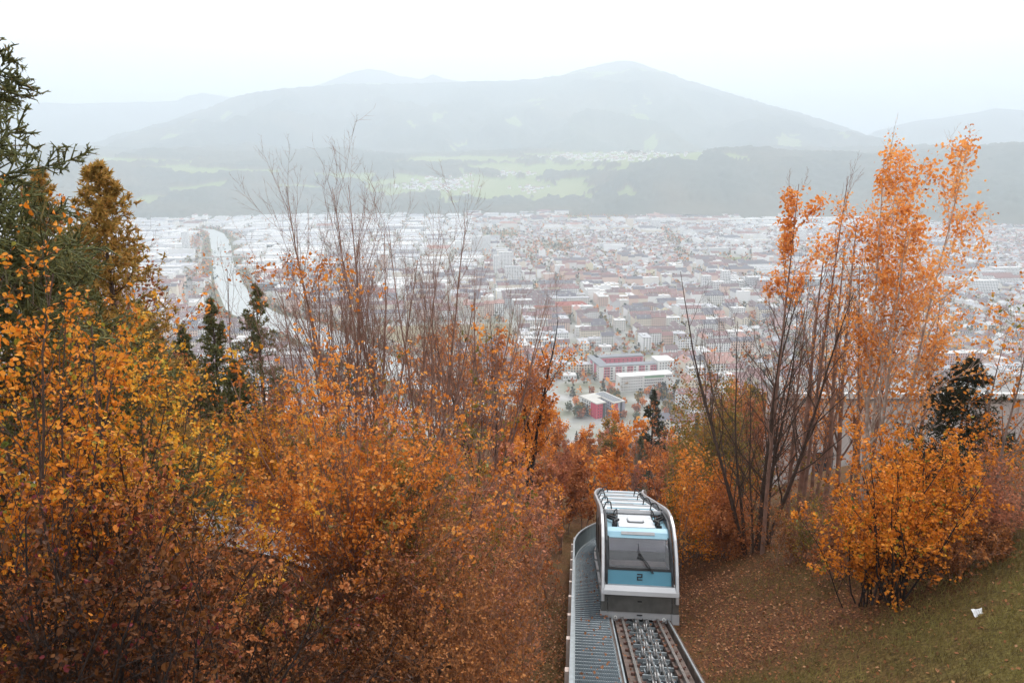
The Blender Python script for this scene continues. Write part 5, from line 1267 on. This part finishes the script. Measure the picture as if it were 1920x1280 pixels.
# grey path crossing the left bank
m_path = mat("path_gravel", (.46, .44, .45), .95, .15, 6, bump=.4, bscale=60)
A0, A1 = np.array([-17., 19.5]), np.array([-4.4, 21.6])
U, Vv = np.meshgrid(np.linspace(0, 1, 40), np.linspace(-2.3, 2.3, 12)); dxy = (A1 - A0) / np.linalg.norm(A1 - A0); nrm = np.array([-dxy[1], dxy[0]])
XY = A0 + U[..., None] * (A1 - A0) + Vv[..., None] * nrm
mb = MB(); mb.add(np.dstack([XY, ground(XY[..., 0], XY[..., 1]) + .12]), grid_faces(*U.shape)); mb.build("path", m_path, kind="structure")
# dark post with a blue hand rail behind it
pb = place(436, 25.5); t = thing("post", "dark square post behind the yellow orange bush", "post", pb)
mb = MB(); mb.box((0, 0, 1.1), (.42, .3, 2.4)); mb.build("shaft", mat("post_black", (.02, .022, .03), .5), t); mb = MB(); mb.box((0, 0, 2.36), (.48, .36, .1)); mb.build("cap", m_dark, t)
t = thing("hand_rail", "blue painted rail running from the dark post beside the grey path", "railing", pb); m_bl = mat("blue_paint", (.09, .16, .28), .5)
e = np.array([2.6, 1.4, .0])
mb = MB(); mb.tube([(.3, 0, .45), tuple(e + [0, 0, .75])], .06, 6); mb.build("rail", m_bl, t)
for k in (.15, .55, .95): mb = MB(); q = e * k; mb.tube([(q[0] + .3 * (1 - k), q[1], -.5), (q[0] + .3 * (1 - k), q[1], .45 + .3 * k)], .05, 6); mb.build("rail_post", m_bl, t)
# crumpled white litter under the amber bush
pb = place(1834, 15.6); t = link("litter_scrap", None)
bpy.data.objects.remove(t)
mb = MB(); gx_, gy_ = np.meshgrid(np.linspace(-.16, .16, 6), np.linspace(-.12, .12, 5)); zz = .05 + rng.normal(0, .03, gx_.shape) + gy_ * .6
mb.add(np.dstack([gx_, gy_, zz]), grid_faces(*gx_.shape)); o = mb.build("paper_scrap", mat("white_paper", (.75, .75, .76), .7)); o.location = pb; o.scale = (.7, .7, .7)
sol = o.modifiers.new("thickness", 'SOLIDIFY'); sol.thickness = .004
tag(o, "crumpled white paper scrap lying on the turf right of the amber bush", "litter")
# fallen leaves and grass
def scatter(n_, x0, x1, y0, y1):
    return rng.uniform(x0, x1, n_), rng.uniform(y0, y1, n_)
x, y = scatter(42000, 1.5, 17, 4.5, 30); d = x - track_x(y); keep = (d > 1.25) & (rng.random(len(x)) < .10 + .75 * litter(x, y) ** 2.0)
x2, y2 = scatter(42000, -14, 4, 4.5, 27); d2 = x2 - track_x(y2); keep2 = (d2 < -2.3)
x, y = np.r_[x[keep], x2[keep2]], np.r_[y[keep], y2[keep2]]
C = np.c_[x, y, ground(x, y) + .03]
C = np.concatenate([C, [tp(s_, w_, .30) for s_, w_ in zip(rng.uniform(-8, 14, 170), rng.uniform(-2.0, -1.05, 170))], [tp(s_, w_, .06) for s_, w_ in zip(rng.uniform(-8, 0, 90), rng.uniform(-.8, .8, 90))]])
N = len(C); dd = rng.uniform(0, 6.28, N); tilt = rng.normal(0, .35, N); L_ = rng.uniform(.05, .11, N)
dv = np.c_[np.cos(dd) * np.cos(tilt), np.sin(dd) * np.cos(tilt), np.sin(tilt)]; sv = unit(np.cross(dv, np.array([0, 0, 1.]) + rng.normal(0, .3, (N, 3)))); L_ = L_[:, None]
V = np.stack([C - dv * L_ / 2, C + sv * L_ * .36, C + dv * L_ / 2, C - sv * L_ * .36 + np.array([0, 0, .01])], 1)
mb = MB(); mb.add(V.reshape(-1, 3), np.arange(N * 4).reshape(-1, 4), 0, np.clip(rng.normal(.55, .25, N), 0, 1))
mb.build("fallen_leaves", tint_mat("fallen_leaf", [(0, (.05, .02, .01)), (.4, (.17, .06, .02)), (.8, (.32, .125, .045)), (1, (.48, .25, .13))], .7, .1), kind="stuff")
def blades(name, x, y, h, m, wid=.006, lean=.5):
    N = len(x); C = np.c_[x, y, ground(x, y) - .01]; a = rng.uniform(0, 6.28, N); s = np.c_[np.cos(a), np.sin(a), np.zeros(N)] * wid; b_ = rng.normal(0, lean, (N, 2)); H_ = h * rng.uniform(.5, 1.3, N)
    tip = C + np.c_[b_ * H_[:, None], H_]; mid = C + np.c_[b_ * H_[:, None] * .3, H_ * .6]
    V = np.stack([C - s * 1.3, C + s * 1.3, tip], 1); mb = MB(); mb.add(V.reshape(-1, 3), np.arange(N * 3).reshape(-1, 3), 0, np.clip(.5 + (fbm(x * .9, y * .9, 8, 3) - .5) * 1.4 + rng.normal(0, .15, N), 0, 1)); return mb.build(name, m, kind="stuff")
m_grass = tint_mat("turf_blades", [(0, (.10, .07, .03)), (.35, (.19, .145, .045)), (.65, (.20, .17, .05)), (1, (.30, .25, .08))], .8, .2)
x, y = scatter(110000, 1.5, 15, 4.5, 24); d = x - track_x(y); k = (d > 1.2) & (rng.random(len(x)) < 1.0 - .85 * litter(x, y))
blades("grass", x[k], y[k], .15, m_grass)
x, y = scatter(16000, -6, 4, 6, 27); d = x - track_x(y); k = (d < -2.25) & (d > -5)
blades("dry_grass", x[k], y[k], .22, tint_mat("dry_blades", [(0, (.07, .05, .02)), (.5, (.17, .11, .05)), (1, (.14, .14, .04))], .8, .2), .007, .7)
x, y = scatter(30000, -15, 2, 6, 30); d = x - track_x(y); k = (d < -3.5) & ~((y > 17.5) & (y < 23.5) & (x < -4))
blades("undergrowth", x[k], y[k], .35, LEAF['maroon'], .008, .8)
for o in (o for o in list(scene.objects) if o.type == 'EMPTY' and not o.children): bpy.data.objects.remove(o)
